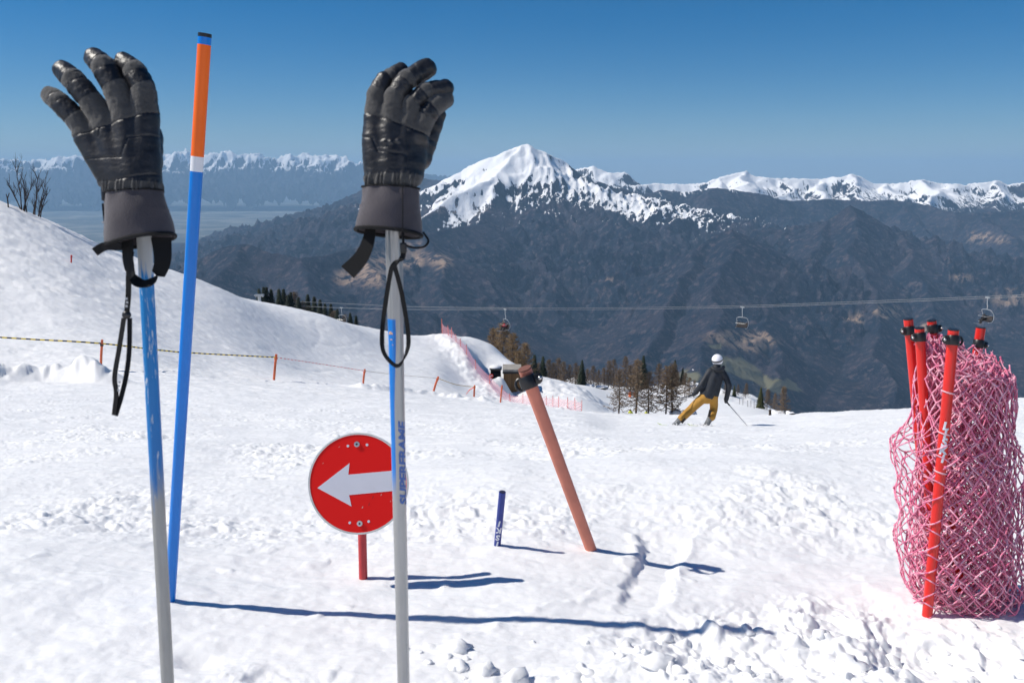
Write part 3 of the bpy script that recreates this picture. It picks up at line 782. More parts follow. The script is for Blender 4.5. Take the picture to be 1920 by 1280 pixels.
# ---- materials of the near things
m = NT('black_leather'); oc = m.coord('Object')
m.set('Base Color', m.ramp(m.noise(oc, 45, 5, 0.6), [(0.3, (0.007, 0.007, 0.009)), (0.75, (0.024, 0.024, 0.028))]))
m.set('Roughness', m.math('ADD', 0.28, m.math('MULTIPLY', m.noise(oc, 60, 4), 0.32))); m.set('Specular IOR Level', 0.5)
m.bump(m.math('ADD', m.math('MULTIPLY', m.noise(oc, 420, 3), 0.35), m.noise(oc, 45, 5, 0.6, 0.6)), 0.35, 0.003)
LEATHER = m.mat
m = NT('grey_softshell'); oc = m.coord('Object')
m.set('Base Color', m.ramp(m.noise(oc, 30, 4), [(0.3, (0.056, 0.055, 0.055)), (0.7, (0.084, 0.082, 0.081))]))
m.set('Roughness', 0.85); m.set('Specular IOR Level', 0.2); m.set('Sheen Weight', 0.25)
m.bump(m.math('ADD', m.noise(oc, 900, 2), m.math('MULTIPLY', m.noise(oc, 40, 4), 1.4)), 0.35, 0.002)
SOFT = m.mat
m = NT('cuff_neoprene'); oc = m.coord('Object')
m.set('Base Color', m.ramp(m.noise(oc, 18, 4), [(0.3, (0.062, 0.055, 0.063)), (0.7, (0.088, 0.078, 0.088))]))
m.set('Roughness', 0.8); m.set('Specular IOR Level', 0.2); m.set('Sheen Weight', 0.3)
m.bump(m.math('ADD', m.noise(oc, 700, 2), m.math('MULTIPLY', m.noise(oc, 22, 4), 2.0)), 0.35, 0.003)
NEOP = m.mat
m = NT('black_webbing'); oc = m.coord('Object')
m.set('Base Color', (0.010, 0.010, 0.011, 1)); m.set('Roughness', 0.8); m.set('Specular IOR Level', 0.25)
wv = m.node('ShaderNodeTexWave'); m.lk(oc, wv.inputs['Vector']); wv.inputs['Scale'].default_value = 260; wv.inputs['Distortion'].default_value = 2
m.bump(wv.outputs['Fac'], 0.3, 0.001)
WEB = m.mat
BLACKP = simple('black_plastic', (0.014, 0.014, 0.015), 0.38, var=0.2)
MARK = simple('printed_white_mark', (0.5, 0.5, 0.5), 0.6)
STEEL = simple('steel', (0.55, 0.55, 0.54), 0.3, 0.9, var=0.15, vscale=300)

# ------------------------------------------------------------------ gloves
def make_glove(label, fr, fingers, palm, thumb, line, gather_y, cuff, bands, steps, dots=(), crease=0.8):
    """fingers etc. in photograph pixels (px, py, z towards viewer, r); line = knuckle seam"""
    root = empty('ski_glove', fr(*cuff['bot'])); tag(root, label, 'glove', 'gloves drying on ski poles')
    allp = [p for f in fingers for p in f]+[p for f in palm for p in f]+thumb
    lo = np.array([min(p[i]-p[3] for p in allp) for i in range(3)])-6; hi = np.array([max(p[i]+p[3] for p in allp) for i in range(3)])+6
    h = 2.0
    ax = [np.arange(lo[i], hi[i]+h, h) for i in range(3)]
    P = np.stack(np.meshgrid(*ax, indexing='ij'), -1)
    pd = None
    for c in palm:
        d, _ = sd_chain(P, c); pd = d if pd is None else smin(pd, d, 10)
    td, _ = sd_chain(P, thumb); body = smin(pd, td, 8)
    F = body
    for f in fingers:
        d, t = sd_chain(P, f); F = np.minimum(F, smin(body, d, 5))
    v, q = surface_nets(F, lo, h)
    v = relax(v, q, 2, 0.5)
    def parts_of(V):
        fd = []; ft = []
        for f in fingers+[thumb]:
            d, t = sd_chain(V, f); fd.append(d); ft.append(t)
        fd = np.array(fd); ft = np.array(ft)
        pdv = None
        for c in palm:
            d, _ = sd_chain(V, c); pdv = d if pdv is None else np.minimum(pdv, d)
        return fd, ft, pdv
    def nrm(v, q):
        n = np.cross(v[q[:, 2]]-v[q[:, 0]], v[q[:, 3]]-v[q[:, 1]])
        vn = np.zeros_like(v)
        for k in range(4): np.add.at(vn, q[:, k], n)
        vn /= np.linalg.norm(vn, axis=1)[:, None]+1e-9
        return vn, n/(np.linalg.norm(n, axis=1)[:, None]+1e-9)
    vn, fn = nrm(v, q)
    if vn[np.argmax(v[:, 2])][2] < 0: q = q[:, ::-1]; vn, fn = nrm(v, q)
    (x0, y0), (x1, y1) = line
    def seam(V): return V[:, 1]-(y0+(V[:, 0]-x0)*(y1-y0)/(x1-x0))          # >0 below the knuckle seam
    fd, ft, pdv = parts_of(v)
    disp = np.zeros(len(v))
    kf = np.argmin(fd, 0); kt = ft[kf, np.arange(len(v))]; on = (fd.min(0) < pdv+1.5) & (kt > 0.22)
    front = vn[:, 2] > -0.1
    # stitched seams sink a little, padded panels swell
    for i in range(len(fingers)):
        Ln = sum(np.linalg.norm(np.subtract(a[:3], b[:3])) for a, b in zip(fingers[i], fingers[i][1:]))
        mi = on & (kf == i)
        for b_ in bands[i]: disp[mi] -= 0.8*np.exp(-((kt[mi]-b_+0.02*(vn[mi, 0]))*Ln/1.6)**2)
        disp[mi] += 0.35*np.abs(np.sin((kt[mi]-bands[i][0])*PI*3.2))
        disp[mi] += -1.6*np.exp(-((vn[mi, 2]-0.12)/0.10)**2)                # side piping groove
    hand = ~on
    disp[hand & front] -= 1.9*np.exp(-(seam(v[hand & front])/2.2)**2)
    sm_ = hand & (v[:, 1] > gather_y-6) & (v[:, 1] < gather_y+26)
    disp[sm_] += 2.2*np.sin(v[sm_, 0]*0.62+2*np.sin(v[sm_, 0]*0.21)+v[sm_, 1]*0.08)*sstep(gather_y-6, gather_y+6, v[sm_, 1])
    for st in steps:
        for a, b in zip(st, st[1:]):
            a_ = np.array(a, float); b_ = np.array(b, float); d_ = b_-a_
            t = np.clip(((v[:, :2]-a_)@d_)/(d_@d_), 0, 1); dd = np.linalg.norm(v[:, :2]-(a_+t[:, None]*d_), axis=1)
            disp[front & hand] -= 1.6*np.exp(-(dd[front & hand]/1.8)**2)
    for (dx, dy) in dots:
        d2 = (v[:, 0]-dx)**2+(v[:, 1]-dy)**2; disp += np.where(front, 4.0*np.exp(-d2/16), 0)
    # creases of worn leather
    disp += np.where(hand & (seam(v) > 0), crease*fbm(v[:, 0]*0.016+v[:, 1]*0.010, v[:, 1]*0.045, 4, 301), 0.9*fbm(v[:, 0]*0.08, v[:, 1]*0.08, 4, 305, 0.6))
    v = v+vn*disp[:, None]
    # zones per face
    c = v[q].mean(1); _, fnn = nrm(v, q)
    fd, ft, pdv = parts_of(c); kf = np.argmin(fd, 0); kt = ft[kf, np.arange(len(c))]
    onf = (fd.min(0) < pdv+1.5) & (kt > 0.30)
    sides = fnn[:, 2] < 0.16
    for i in range(len(fingers)+1):
        sel = onf & (kf == i)
        mat = np.ones(sel.sum(), int)                                          # 0 soft, 1 leather
        if i < len(fingers):
            b_ = bands[i]; t = kt[sel]
            mat = np.where(t < b_[0], 0, np.where(t < b_[1], 1, np.where(t < b_[2], 0, 1)))
            if len(b_) > 3: mat = np.where(t > b_[3], 0, mat)
        mat = np.where(sides[sel], 1, mat)
        emit('finger' if i < len(fingers) else 'thumb', fr, v, q[sel], mat, [SOFT, LEATHER], root)
    hsel = ~onf
    s_ = seam(c); zone = np.where(s_ < 0, 0, np.where(c[:, 1] < gather_y, 1, 2)); zone = np.where(sides & (c[:, 1] < gather_y+6), 3, zone)
    for z, nm, mt in ((0, 'knuckle_panel', SOFT), (1, 'back_panel', LEATHER), (2, 'wrist_gather', SOFT), (3, 'palm', LEATHER)):
        sel = hsel & (zone == z)
        if sel.any(): emit(nm, fr, v, q[sel], np.zeros(sel.sum(), int), [mt], root)
    # cuff
    N = 56; rows = 16; V = []; (tx, ty), thw, (bx, by), bhw = cuff['top'], cuff['thw'], cuff['bot'], cuff['bhw']
    for j in range(rows+1):
        t = j/rows; e = t*t*(3-2*t)*0.6+t*0.4
        for k in range(N):
            a = 2*PI*k/N; cx = tx+(bx-tx)*t; cy = ty+(by-ty)*t
            hw = thw+(bhw-thw)*e+2.0*math.sin(PI*t); dp = hw*0.66
            wr = 0.9*math.sin(a*3+t*4)+1.3*math.sin(a*2-t*6+1)+(2.0*math.sin(a*9)*(1-t)**5)
            X = cx+(hw+wr)*math.cos(a); Z = (dp+wr)*math.sin(a)
            Yp = cy+(cuff['tilt']*(math.cos(a))*t)+(cuff['ttilt']*math.cos(a)*(1-t))-3*math.sin(a)*t
            V.append((X, Yp, Z))
    base = len(V)
    for j in range(7):                                                            # inner lining
        t = 1-j*0.09
        for k in range(N):
            a = 2*PI*k/N; V.append((bx+(tx-bx)*(1-t)+(bhw-4)*math.cos(a), by+(ty-by)*(1-t)+cuff['tilt']*math.cos(a)-3*math.sin(a), (bhw-4)*0.66*math.sin(a)))
    Q = []
    for j in range(rows):
        for k in range(N): k2 = (k+1) % N; Q.append((j*N+k, j*N+k2, (j+1)*N+k2, (j+1)*N+k))
    for j in range(6):
        for k in range(N): k2 = (k+1) % N; Q.append((base+j*N+k, base+j*N+k2, base+(j+1)*N+k2, base+(j+1)*N+k))
    emit('cuff', fr, np.array(V), np.array(Q), np.zeros(len(Q), int), [NEOP], root)
    mb = MB(); ring = [fr(*V[rows*N+k]) for k in range(N)]; ring = ring+ring[:2]
    mb.tube(ring, 3.6*fr.k, 8, cap=False); mb.build('cuff_binding', WEB, root)
    mb = MB(); ring = [fr(V[k][0]+0.4*math.cos(2*PI*k/N), V[k][1], V[k][2]) for k in range(N)]; ring = ring+ring[:2]
    mb.tube(ring, 1.8*fr.k, 6, cap=False); mb.build('wrist_seam', WEB, root)
    return root
def emit(name, fr, v, q, mat, mats, root):
    used, inv = np.unique(q, return_inverse=True)
    me = bpy.data.meshes.new(name); fast_mesh(me, fr.arr(v[used]), inv.reshape(q.shape), True)
    if len(me.polygons) == len(mat): me.polygons.foreach_set('material_index', np.asarray(mat, np.int32))
    return link(name, me, mats, root)

frL = Frame(230, 300, 1.10)
gl = make_glove('black and grey ski glove with spread fingers on the scratched blue ski pole', frL,
    [[(176,262,-2,23),(140,219,5,20.5),(114,193,5,19.5),(94,179,-3,17.5)],
     [(206,240,0,24),(170,186,8,22),(141,152,6,21.5),(116,131,-5,18.5)],
     [(240,222,2,25),(220,166,9,23.5),(198,128,6,23),(174,107,-8,19.5)],
     [(273,222,0,25),(271,168,5,23),(253,134,1,21.5),(228,111,-9,16)]],
    [[(161,255,-2,24),(192,306,0,25),(220,352,0,26)],[(197,234,1,25),(238,350,3,30)],[(236,218,2,26),(258,350,3,32)],[(271,212,0,25),(276,350,0,28)]],
    [(272,300,-26,22),(266,245,-46,20),(255,210,-48,16)],
    ((138,263),(298,213)), 344,
    dict(top=(251,361), thw=54, bot=(263,452), bhw=63, tilt=-12, ttilt=-3),
    [(0.46,0.74,0.84,0.86),(0.44,0.68,0.80),(0.44,0.68,0.80),(0.44,0.66,0.78)],
    [[(298,258),(252,264),(240,300),(172,302)],[(300,330),(215,346)],[(196,262),(200,244)]])
fr = frL
mb = MB()
lp = spline([(243,452,8),(246,492,12),(258,524,14),(277,533,14),(297,522,12),(308,490,8),(304,446,4)], 7)
ribbon(mb, [fr(*p) for p in lp], [w*fr.k for w in np.interp(np.linspace(0, 1, len(lp)), [0, .3, .5, .7, 1], [30, 25, 17, 24, 36])], [(CT*0.55+((CR if i < len(lp)/2 else -CR)*(1 if abs(i-len(lp)/2) > 8 else 0.2)-CU*(0.8 if abs(i-len(lp)/2) < 12 else 0.1))).normalized() for i in range(len(lp))], 2.2*fr.k)
mb.build('pull_loop', WEB, gl)
mb = MB()
ribbon(mb, [fr(*p) for p in spline([(240,470,-14),(237,512,-10),(238,552,-6),(236,586,-4)], 6)], 10*fr.k, CR, 2*fr.k)
for pts in ([(231,596,-3),(224,650,0),(215,706,0),(218,738,0),(214,778,0)], [(241,596,-5),(241,655,-3),(236,700,-3),(227,742,-2),(216,779,-1)]):
    ribbon(mb, [fr(*p) for p in spline(pts, 7)], 9.5*fr.k, (CR+CT*0.25).normalized(), 2*fr.k)
ls = mb.build('leash', WEB, gl)
mb = MB(); mb.ball(fr(235.5,590,-4), 8.5*fr.k, 14, 10, sc=(1, .8, .95)); mb.build('toggle', BLACKP, gl)
for a, b in ((226,716),(225,723),(224,731),(239,560),(240,567),(239,574)):
    mb = MB(); mb.box(fr(a, b, 4), 4.2*fr.k, 0.6*fr.k, 4*fr.k); mb.build('printed_mark', MARK, ls)
mb = MB(); mb.box(fr(199,398,0), 9*fr.k, 10*fr.k, 33*fr.k); lt = mb.build('label_tag', WEB, gl, smooth=False)
mb = MB(); mb.box(fr(198.5,417,2), 8*fr.k, 10.5*fr.k, 3.5*fr.k); mb.build('label_edge', MARK, lt, smooth=False)
mb = MB()
mb.tube([fr(*p) for p in [(196,348,6),(200,358,12),(202,370,14),(199,378,12)]], [4*fr.k, 5*fr.k, 5*fr.k, 3*fr.k], 8); mb.build('wrist_buckle', BLACKP, gl)
mb = MB()
ribbon(mb, [fr(*p) for p in spline([(240,464,26),(215,463,22),(200,466,18),(186,474,16)], 5)], [12*fr.k, 13*fr.k, 14*fr.k, 16*fr.k]+[16*fr.k]*12, (CU+CT*0.3).normalized(), 4*fr.k)
mb.build('zip_flap', WEB, gl)

frR = Frame(740, 300, 1.16)
gr = make_glove('black and grey ski glove with curled fingers on the silver and blue ski pole', frR,
    [[(706,226,-2,21),(706,180,3,18.5),(721,151,-3,17.5),(750,127,-18,15)],
     [(736,232,3,22),(740,186,10,19),(763,153,7,19.5),(799,126,-9,19)],
     [(764,242,3,21),(775,197,10,17.5),(797,174,6,17),(834,163,-9,16.5)],
     [(783,254,2,20),(802,216,6,19),(820,196,2,18.5),(836,184,-9,15.5)]],
    [[(704,208,-2,21),(702,268,0,24),(708,338,0,25)],[(735,216,3,23),(733,338,4,28)],[(763,232,2,22),(758,338,2,28)],[(785,248,-8,20),(771,320,-10,24)]],
    [(784,290,-34,22),(804,240,-40,18),(818,205,-40,15)],
    ((684,214),(786,250)), 331,
    dict(top=(733,353), thw=51, bot=(729,436), bhw=61, tilt=6, ttilt=2),
    [(0.46,0.72,0.84),(0.42,0.62,0.72),(0.42,0.62,0.74),(0.42,0.62,0.86,0.62)],
    [[(679,259),(702,265),(712,288),(768,296)],[(768,250),(766,300),(764,345)]], [(724,273),(737,274),(750,271)], 1.5)
fr = frR
mb = MB()
lp = spline([(696,430,6),(692,455,12),(680,484,16),(655,512,18)], 6)
ribbon(mb, [fr(*p) for p in lp], [w*fr.k for w in np.linspace(19, 33, len(lp))], [(CR*0.85+CU*(-0.5+0.9*0)+CT*0.15).normalized()]*len(lp), 2.4*fr.k)
mb.build('pull_tab', WEB, gr)
mb = MB()
mb.tube([fr(*p) for p in spline([(759,430,22),(759,446,26),(760,462,28)], 5)], 2.2*fr.k, 6)
mb.tube([fr(*p) for p in spline([(794,436,4),(804,452,10),(797,464,16),(778,467,24),(762,462,28)], 6)], [2.2*fr.k]*25, 6)
ribbon(mb, [fr(*p) for p in spline([(760,476,28),(758,486,28),(748,494,30),(741,500,30)], 5)], 9*fr.k, (CR+CU*0.6).normalized(), 4*fr.k)
lps = spline([(742,498,31),(737,512,31),(728,565,30),(721,626,30),(725,662,30),(749,685,30),(766,660,30),(769,626,30),(758,556,31),(746,508,32),(742,498,32)], 7)
ribbon(mb, [fr(*p) for p in lps], 8*fr.k, [(CR+CT*0.15).normalized() if not (24 < i < 46) else (CR*max(0.15, abs(i-35)/12)+CU*0.5+CT*0.5).normalized() for i in range(len(lps))], 2.6*fr.k)
mb.build('leash', WEB, gr)
mb = MB(); mb.box(fr(760,468,28), 12*fr.k, 9*fr.k, 20*fr.k); tg = mb.build('toggle', BLACKP, gr)
bv = tg.modifiers.new('bevel', 'BEVEL'); bv.width = 2.5*fr.k; bv.segments = 2
mb = MB(); mb.tube([fr(*p) for p in [(759,354,34.5),(760,395,38.5),(760,440,41.5)]], 1.0*fr.k, 6); mb.build('cuff_seam', WEB, gr)

# ------------------------------------------------------------------ ski poles
def along_tube(name, pts, rad, mats, parent, seg=24, flute=None):
    """tube whose vertices carry 'row' (photograph row, used as a length along the pole) and 'side' (-1 left .. 1 right)"""
    n = len(pts); V = []; rows = []; sides = []; Q = []
    t = (pts[-1][0]-pts[0][0]).normalized(); a = (CR-t*CR.dot(t)).normalized(); b = t.cross(a)
    for p, row, r in pts:
        for k in range(seg):
            th = 2*PI*k/seg; rr_ = r*(1+(flute(row, th) if flute else 0))
            V.append(p+a*math.cos(th)*rr_+b*math.sin(th)*rr_); rows.append(row); sides.append(math.cos(th))
    for i in range(n-1):
        for k in range(seg): k2 = (k+1) % seg; Q.append((i*seg+k, i*seg+k2, (i+1)*seg+k2, (i+1)*seg+k))
    me = bpy.data.meshes.new(name); fast_mesh(me, np.array([tuple(v) for v in V]), np.array(Q), True)
    attr(me, 'row', np.array(rows)/1000.0); attr(me, 'side', sides)
    return link(name, me, mats, parent)
def pole_pts(p0, p1, rows, r0, r1, over=0.0, steps=40):
    L = p1-p0; out = []
    for i in range(steps+1):
        t = i/steps*(1+over); out.append((p0+L*t, rows[0]+(rows[1]-rows[0])*t, r0+(r1-r0)*t))
    return out
m = NT('scratched_blue_pole'); oc = m.coord('Object'); row = m.attr('row'); side = m.attr('side')
sv = m.mapping(oc, (260, 260, 26))
scr = m.smooth(m.noise(sv, 1.0, 5, 0.7, 0.6), 0.60, 0.64)
scr2 = m.smooth(m.noise(m.mapping(oc, (120, 120, 14), loc=(3, 1, 2)), 1.0, 4, 0.7, 1.0), 0.62, 0.66)
flame = m.math('ADD', row, m.math('MULTIPLY', m.math('SUBTRACT', m.noise(m.mapping(oc, (240, 240, 6)), 1.0, 3), 0.5), 0.16))
blue = m.mix(m.smooth(row, 0.52, 0.95), (0.006, 0.21, 0.55), (0.008, 0.165, 0.48))
col = m.mix(m.math('MAXIMUM', m.math('MULTIPLY', scr, m.smooth(row, 0.95, 0.60)), m.math('MULTIPLY', scr2, 0.9)), blue, (0.62, 0.66, 0.70))
silver = m.mix(m.noise(sv, 0.6, 4), (0.27, 0.27, 0.265), (0.38, 0.38, 0.37))
lowmix = m.smooth(flame, 0.85, 0.93); topmix = m.smooth(flame, 0.515, 0.485)
col = m.mix(lowmix, col, silver); col = m.mix(topmix, col, (0.55, 0.56, 0.56))
m.set('Base Color', col); m.set('Roughness', m.math('ADD', 0.33, m.math('MULTIPLY', m.noise(sv, 0.8, 3), 0.2))); m.set('Metallic', m.math('MULTIPLY', lowmix, 0.65))
m.bump(m.math('SUBTRACT', 1.0, scr), 0.25, 0.0004)
PBLUE = m.mat
m = NT('silver_blue_pole'); oc = m.coord('Object'); row = m.attr('row'); side = m.attr('side')
sv = m.mapping(oc, (240, 240, 24))
edge = m.math('ADD', side, m.math('MULTIPLY', m.smooth(row, 0.60, 0.76), 0.42))
pan = m.math('MULTIPLY', m.smooth(edge, 0.18, 0.12), m.smooth(row, 0.580, 0.5825))
pan = m.math('MULTIPLY', pan, m.smooth(m.math('ADD', row, m.math('MULTIPLY', side, 0.02)), 0.905, 0.835))
nick = m.math('MULTIPLY', m.smooth(m.noise(sv, 1.0, 4, 0.7), 0.70, 0.73), m.smooth(row, 0.60, 0.66))
silver = m.mix(m.noise(sv, 0.6, 4), (0.33, 0.33, 0.33), (0.44, 0.44, 0.44))
col = m.mix(pan, silver, (0.003, 0.19, 0.62)); col = m.mix(nick, col, (0.6, 0.63, 0.66))
m.set('Base Color', col); m.set('Roughness', 0.30); m.set('Metallic', m.math('MULTIPLY', m.math('SUBTRACT', 1.0, pan), 0.6))
PSILV = m.mat

def to_ground(p0, p1, extra=0.10):
    """stretch factor that takes the pole from p1 down into the snow"""
    d = p1-p0; t = 1.0
    for _ in range(60):
        q = p0+d*t
        if q.z < Hs(q.x, q.y)-extra: break
        t += 0.02
    return t-1
p0, p1 = W(268, 400, 1.10), W(315, 1290, 1.06)
ov = to_ground(p0, p1)
pl = empty('ski_pole', p0+(p1-p0)*(1+ov)); tag(pl, 'ski pole with scratched blue paint holding the glove with spread fingers', 'ski pole', 'ski poles stuck in the snow')
pts = pole_pts(p0, p1, (400, 1290), 13.6*frL.k, 12.4*frL.k, ov, 60)
along_tube('shaft', pts, None, PBLUE, pl, 28)
def basket(p, q, r, parent):
    mb = MB(); d = (q-p).normalized(); c = q-d*0.14
    mb.tube([c-d*0.012, c-d*0.006, c+d*0.004, c+d*0.010], [r*1.3, r*3.6, r*4.0, r*1.3], 18); mb.build('basket', BLACKP, parent)
basket(p0, pts[-1][0], 0.0088, pl)
p0, p1 = W(737, 400, 1.17), W(757, 1290, 1.16)
ov = to_ground(p0, p1)
pr = empty('ski_pole', p0+(p1-p0)*(1+ov)); tag(pr, 'silver ski pole with smooth blue panel and lettering, in front of the red sign', 'ski pole', 'ski poles stuck in the snow')
def flu(row, th): return (0.10*math.cos(7*th+0.4)+0.02*math.cos(3*th))*(1 if row < 575 else max(0, 1-(row-575)/35))
pts = pole_pts(p0, p1, (400, 1290), 15.6*frR.k, 12.8*frR.k, ov, 70)
shR = along_tube('shaft', pts, None, PSILV, pr, 42, flu)
basket(p0, pts[-1][0], 0.0088, pr)
def wrap_text(glyph, p0, p1, t0, r, th0, height, stretch, rot, name, mat, parent, lift=0.0003):
    """lay flat lettering round a pole: the text's x runs along rot (0: across the pole, 90: up the pole, 180: upside down)"""
    vs, fs = glyph; d = (p1-p0); L = d.length; t = d.normalized(); a = (CR-t*CR.dot(t)).normalized(); b = t.cross(a)
    if b.dot(CT) < 0: b = -b
    c, s_ = math.cos(math.radians(rot)), math.sin(math.radians(rot)); V = []
    for x, y in vs:
        X = (x*c*stretch-y*s_)*height; Yv = (x*s_*stretch+y*c)*height
        th = th0+X/r
        V.append(p0+t*(t0*L-Yv)+(a*math.sin(th)+b*math.cos(th))*(r+lift))
    mb = MB(); mb.add(V, fs); return mb.build(name, mat, parent, smooth=False)
INK = simple('blue_ink', (0.06, 0.14, 0.42), 0.4, var=0.3, vscale=400)
wl_ = WORD[0][:, 0].max()-WORD[0][:, 0].min()
rr_ = 14.35*frR.k
wrap_text(WORD, p0, p1, (842-400)/890., rr_, 0.80, 0.0165, 178*frR.k/(wl_*0.0165), 90, 'lettering', INK, shR)
ORI = simple('faded_sticker', (0.75, 0.42, 0.2), 0.5)
mb = MB()
for row_, th, w_, h_ in ((606,-0.72,4,9),(606,-0.40,4,9),(618,-0.5,4,5),(628,-0.35,3,3)):
    t = (row_-400)/890.; c_ = p0+(p1-p0)*t; rr2 = (15.6+(12.8-15.6)*t)*frR.k*1.012; Vq = []
    for dx, dy in ((-1,-1),(1,-1),(1,1),(-1,1)):
        an = th+dx*w_*frR.k/2/rr2; Vq.append(c_+CR*math.sin(an)*rr2+CT*math.cos(an)*rr2-CU*(dy*h_*frR.k/2))
    mb.add(Vq, [(3, 2, 1, 0)])
mb.build('sticker', ORI, shR, smooth=False)

# ------------------------------------------------------------------ slalom pole
SBLUE = simple('slalom_blue', (0.0, 0.20, 0.68), 0.32, var=0.06, vscale=6)
SORA = simple('fluorescent_orange_film', (1.0, 0.145, 0.0), 0.42, var=0.05, vscale=8)
SWHI = simple('white_film', (0.78, 0.78, 0.80), 0.4)
gb = gat(313.5, 1130); a_ = W(384, 68, gb.y-0.02); b_ = gb-Vector((0, 0, 0.06))
sp = empty('slalom_pole', gb); tag(sp, 'tall blue slalom pole with orange and white bands near its top', 'slalom pole')
def seg_tube(name, t0, t1, r, mat, taper=1.0, seg=28, A=None, B=None, parent=None):
    A = A or a_; B = B or b_; mb = MB(); d = B-A
    mb.tube([A+d*(t0+(t1-t0)*i/6) for i in range(7)], [r+(taper*r-r)*(t0+(t1-t0)*i/6) for i in range(7)], seg)
    return mb.build(name, mat, parent)
def trow(y): return (y-68.0)/(1130-68.0)
R_ = 12.2*fwd(a_.y, 100)/FPX
seg_tube('top_cap', trow(64), trow(70), R_*1.02, BLACKP, 0.9, parent=sp)
seg_tube('blue_band', trow(70), trow(82), R_*1.004, SBLUE, 0.9, parent=sp)
seg_tube('orange_band', trow(82), trow(263), R_*1.012, SORA, 0.9, parent=sp)
seg_tube('white_band', trow(263), trow(288), R_*1.012, SWHI, 0.9, parent=sp)
seg_tube('shaft', trow(288), 1.0, R_, SBLUE, 0.9, parent=sp)

# ------------------------------------------------------------------ round arrow sign
gs = gat(681, 1094)
fr = Frame(672, 906, gs.y-0.02)
sg_ = empty('arrow_sign', gs); tag(sg_, 'round red sign with a white arrow pointing left on a red post', 'sign')
m = NT('red_sign_film'); oc = m.coord('Object')
mk = m.smooth(m.noise(m.mapping(oc, (30, 30, 30)), 1.0, 5, 0.7), 0.70, 0.74)
m.set('Base Color', m.mix(m.math('MULTIPLY', mk, 0.5), (0.80, 0.008, 0.006), (0.62, 0.02, 0.015))); m.set('Roughness', 0.5); m.set('Specular IOR Level', 0.2)
SRED = m.mat
WPAINT = simple('white_sign_film', (0.70, 0.69, 0.74), 0.45, var=0.03)
DKCHIP = simple('scratch', (0.25, 0.01, 0.01), 0.6)
PGREY = simple('sign_edge', (0.62, 0.61, 0.58), 0.5, var=0.1)
def disc(name, r, z0, z1, mat, parent, cx=672, cy=906, N=72, sx=1.0):
    mb = MB(); V = []
    for z in (z0, z1):
        for k in range(N): V.append(fr(cx+r*sx*math.cos(2*PI*k/N), cy-r*math.sin(2*PI*k/N), z))
    F = [tuple(range(N, 2*N)), tuple(range(N-1, -1, -1))]+[(k, (k+1) % N, N+(k+1) % N, N+k) for k in range(N)]
    mb.add(V, F); return mb.build(name, mat, parent, smooth=True)
def ring_(name, r0, r1, z0, z1, mat, parent, cx=672, cy=906, N=72, sx=1.0):
    mb = MB(); V = []
    for r, z in ((r0, z0), (r0, z1), (r1, z1), (r1, z0)):
        for k in range(N): V.append(fr(cx+r*sx*math.cos(2*PI*k/N), cy-r*math.sin(2*PI*k/N), z))
    F = []
    for j in range(4):
        for k in range(N): F.append((j*N+k, ((j+1) % 4)*N+k, ((j+1) % 4)*N+(k+1) % N, j*N+(k+1) % N))
    mb.add(V, [f[::-1] for f in F]); return mb.build(name, mat, parent)
pan_ = disc('panel', 91.5, -1.5, 1.2, SRED, sg_)
ring_('rim', 91.3, 94.8, -2.0, 2.0, PGREY, sg_)
arrow = [(595,915),(655,868),(653,889.5),(752,879.5),(754,917),(655,927.5),(660,948.5)]
mb = MB(); V = [fr(x, y, 1.6) for x, y in arrow]+[fr(x, y, 1.0) for x, y in arrow]; n = len(arrow)
bm = bmesh.new(); vv = [bm.verts.new(v) for v in V]; f0 = bm.faces.new(vv[:n][::-1])
for k in range(n): bm.faces.new((vv[k], vv[(k+1) % n], vv[n+(k+1) % n], vv[n+k]))
bmesh.ops.triangulate(bm, faces=[f0]); bmesh.ops.recalc_face_normals(bm, faces=bm.faces)
me = bpy.data.meshes.new('arrow'); bm.to_mesh(me); bm.free(); link('arrow', me, WPAINT, pan_)
for x, y in ((668.5,832.5),(676,980)):
    disc('bolt', 5.2, 1.2, 3.4, STEEL, sg_, x, y, 20, 1); disc('bolt_socket', 2.0, 3.4, 3.7, BLACKP, sg_, x, y, 12, 1)
for x, y in ((651.5,836),(687.5,833.5),(657,979),(692.5,976)): disc('hole', 2.5, 1.2, 1.7, WPAINT, sg_, x, y, 16, 1)
CHIP = simple('worn_film', (0.62, 0.30, 0.27), 0.6)
for x, y, w_, h_ in ((635,838,3,1.6),(604.5,869,2,2),(680,950,2,4),(715,926,1.6,4),(733,938,1.6,3),(699,931,1.2,6),(692,944,1.2,6)):
    mb = MB(); mb.add([fr(x-w_/2, y+h_/2, 1.45), fr(x+w_/2, y+h_/2-0.6, 1.45), fr(x+w_/2+h_*0.3, y-h_/2, 1.45), fr(x-w_/2+h_*0.3, y-h_/2+0.5, 1.45)], [(0, 1, 2, 3)]); mb.build('chip', CHIP if w_ > 1.3 else DKCHIP, pan_, smooth=False)
POSTRED = simple('red_plastic_post', (0.50, 0.035, 0.04), 0.42, var=0.12, vscale=25)
mb = MB(); A = fr(671, 838, -26); mb.tube([A, A+(gs-A)*0.5, gs-Vector((0, 0, 0.08))], [8.3*fr.k]*3, 24); mb.build('post', POSTRED, sg_)

SIGN_ROT = Matrix.Rotation(math.radians(-2), 4, 'Z') @ Matrix.Rotation(math.radians(-2), 4, 'X')
for o in list(sg_.children):
    if o.name.split('.')[0] != 'post':
        for ob in [o]+list(o.children):
            ob.data.transform(Matrix.Translation(fr.o) @ SIGN_ROT @ Matrix.Translation(-fr.o))
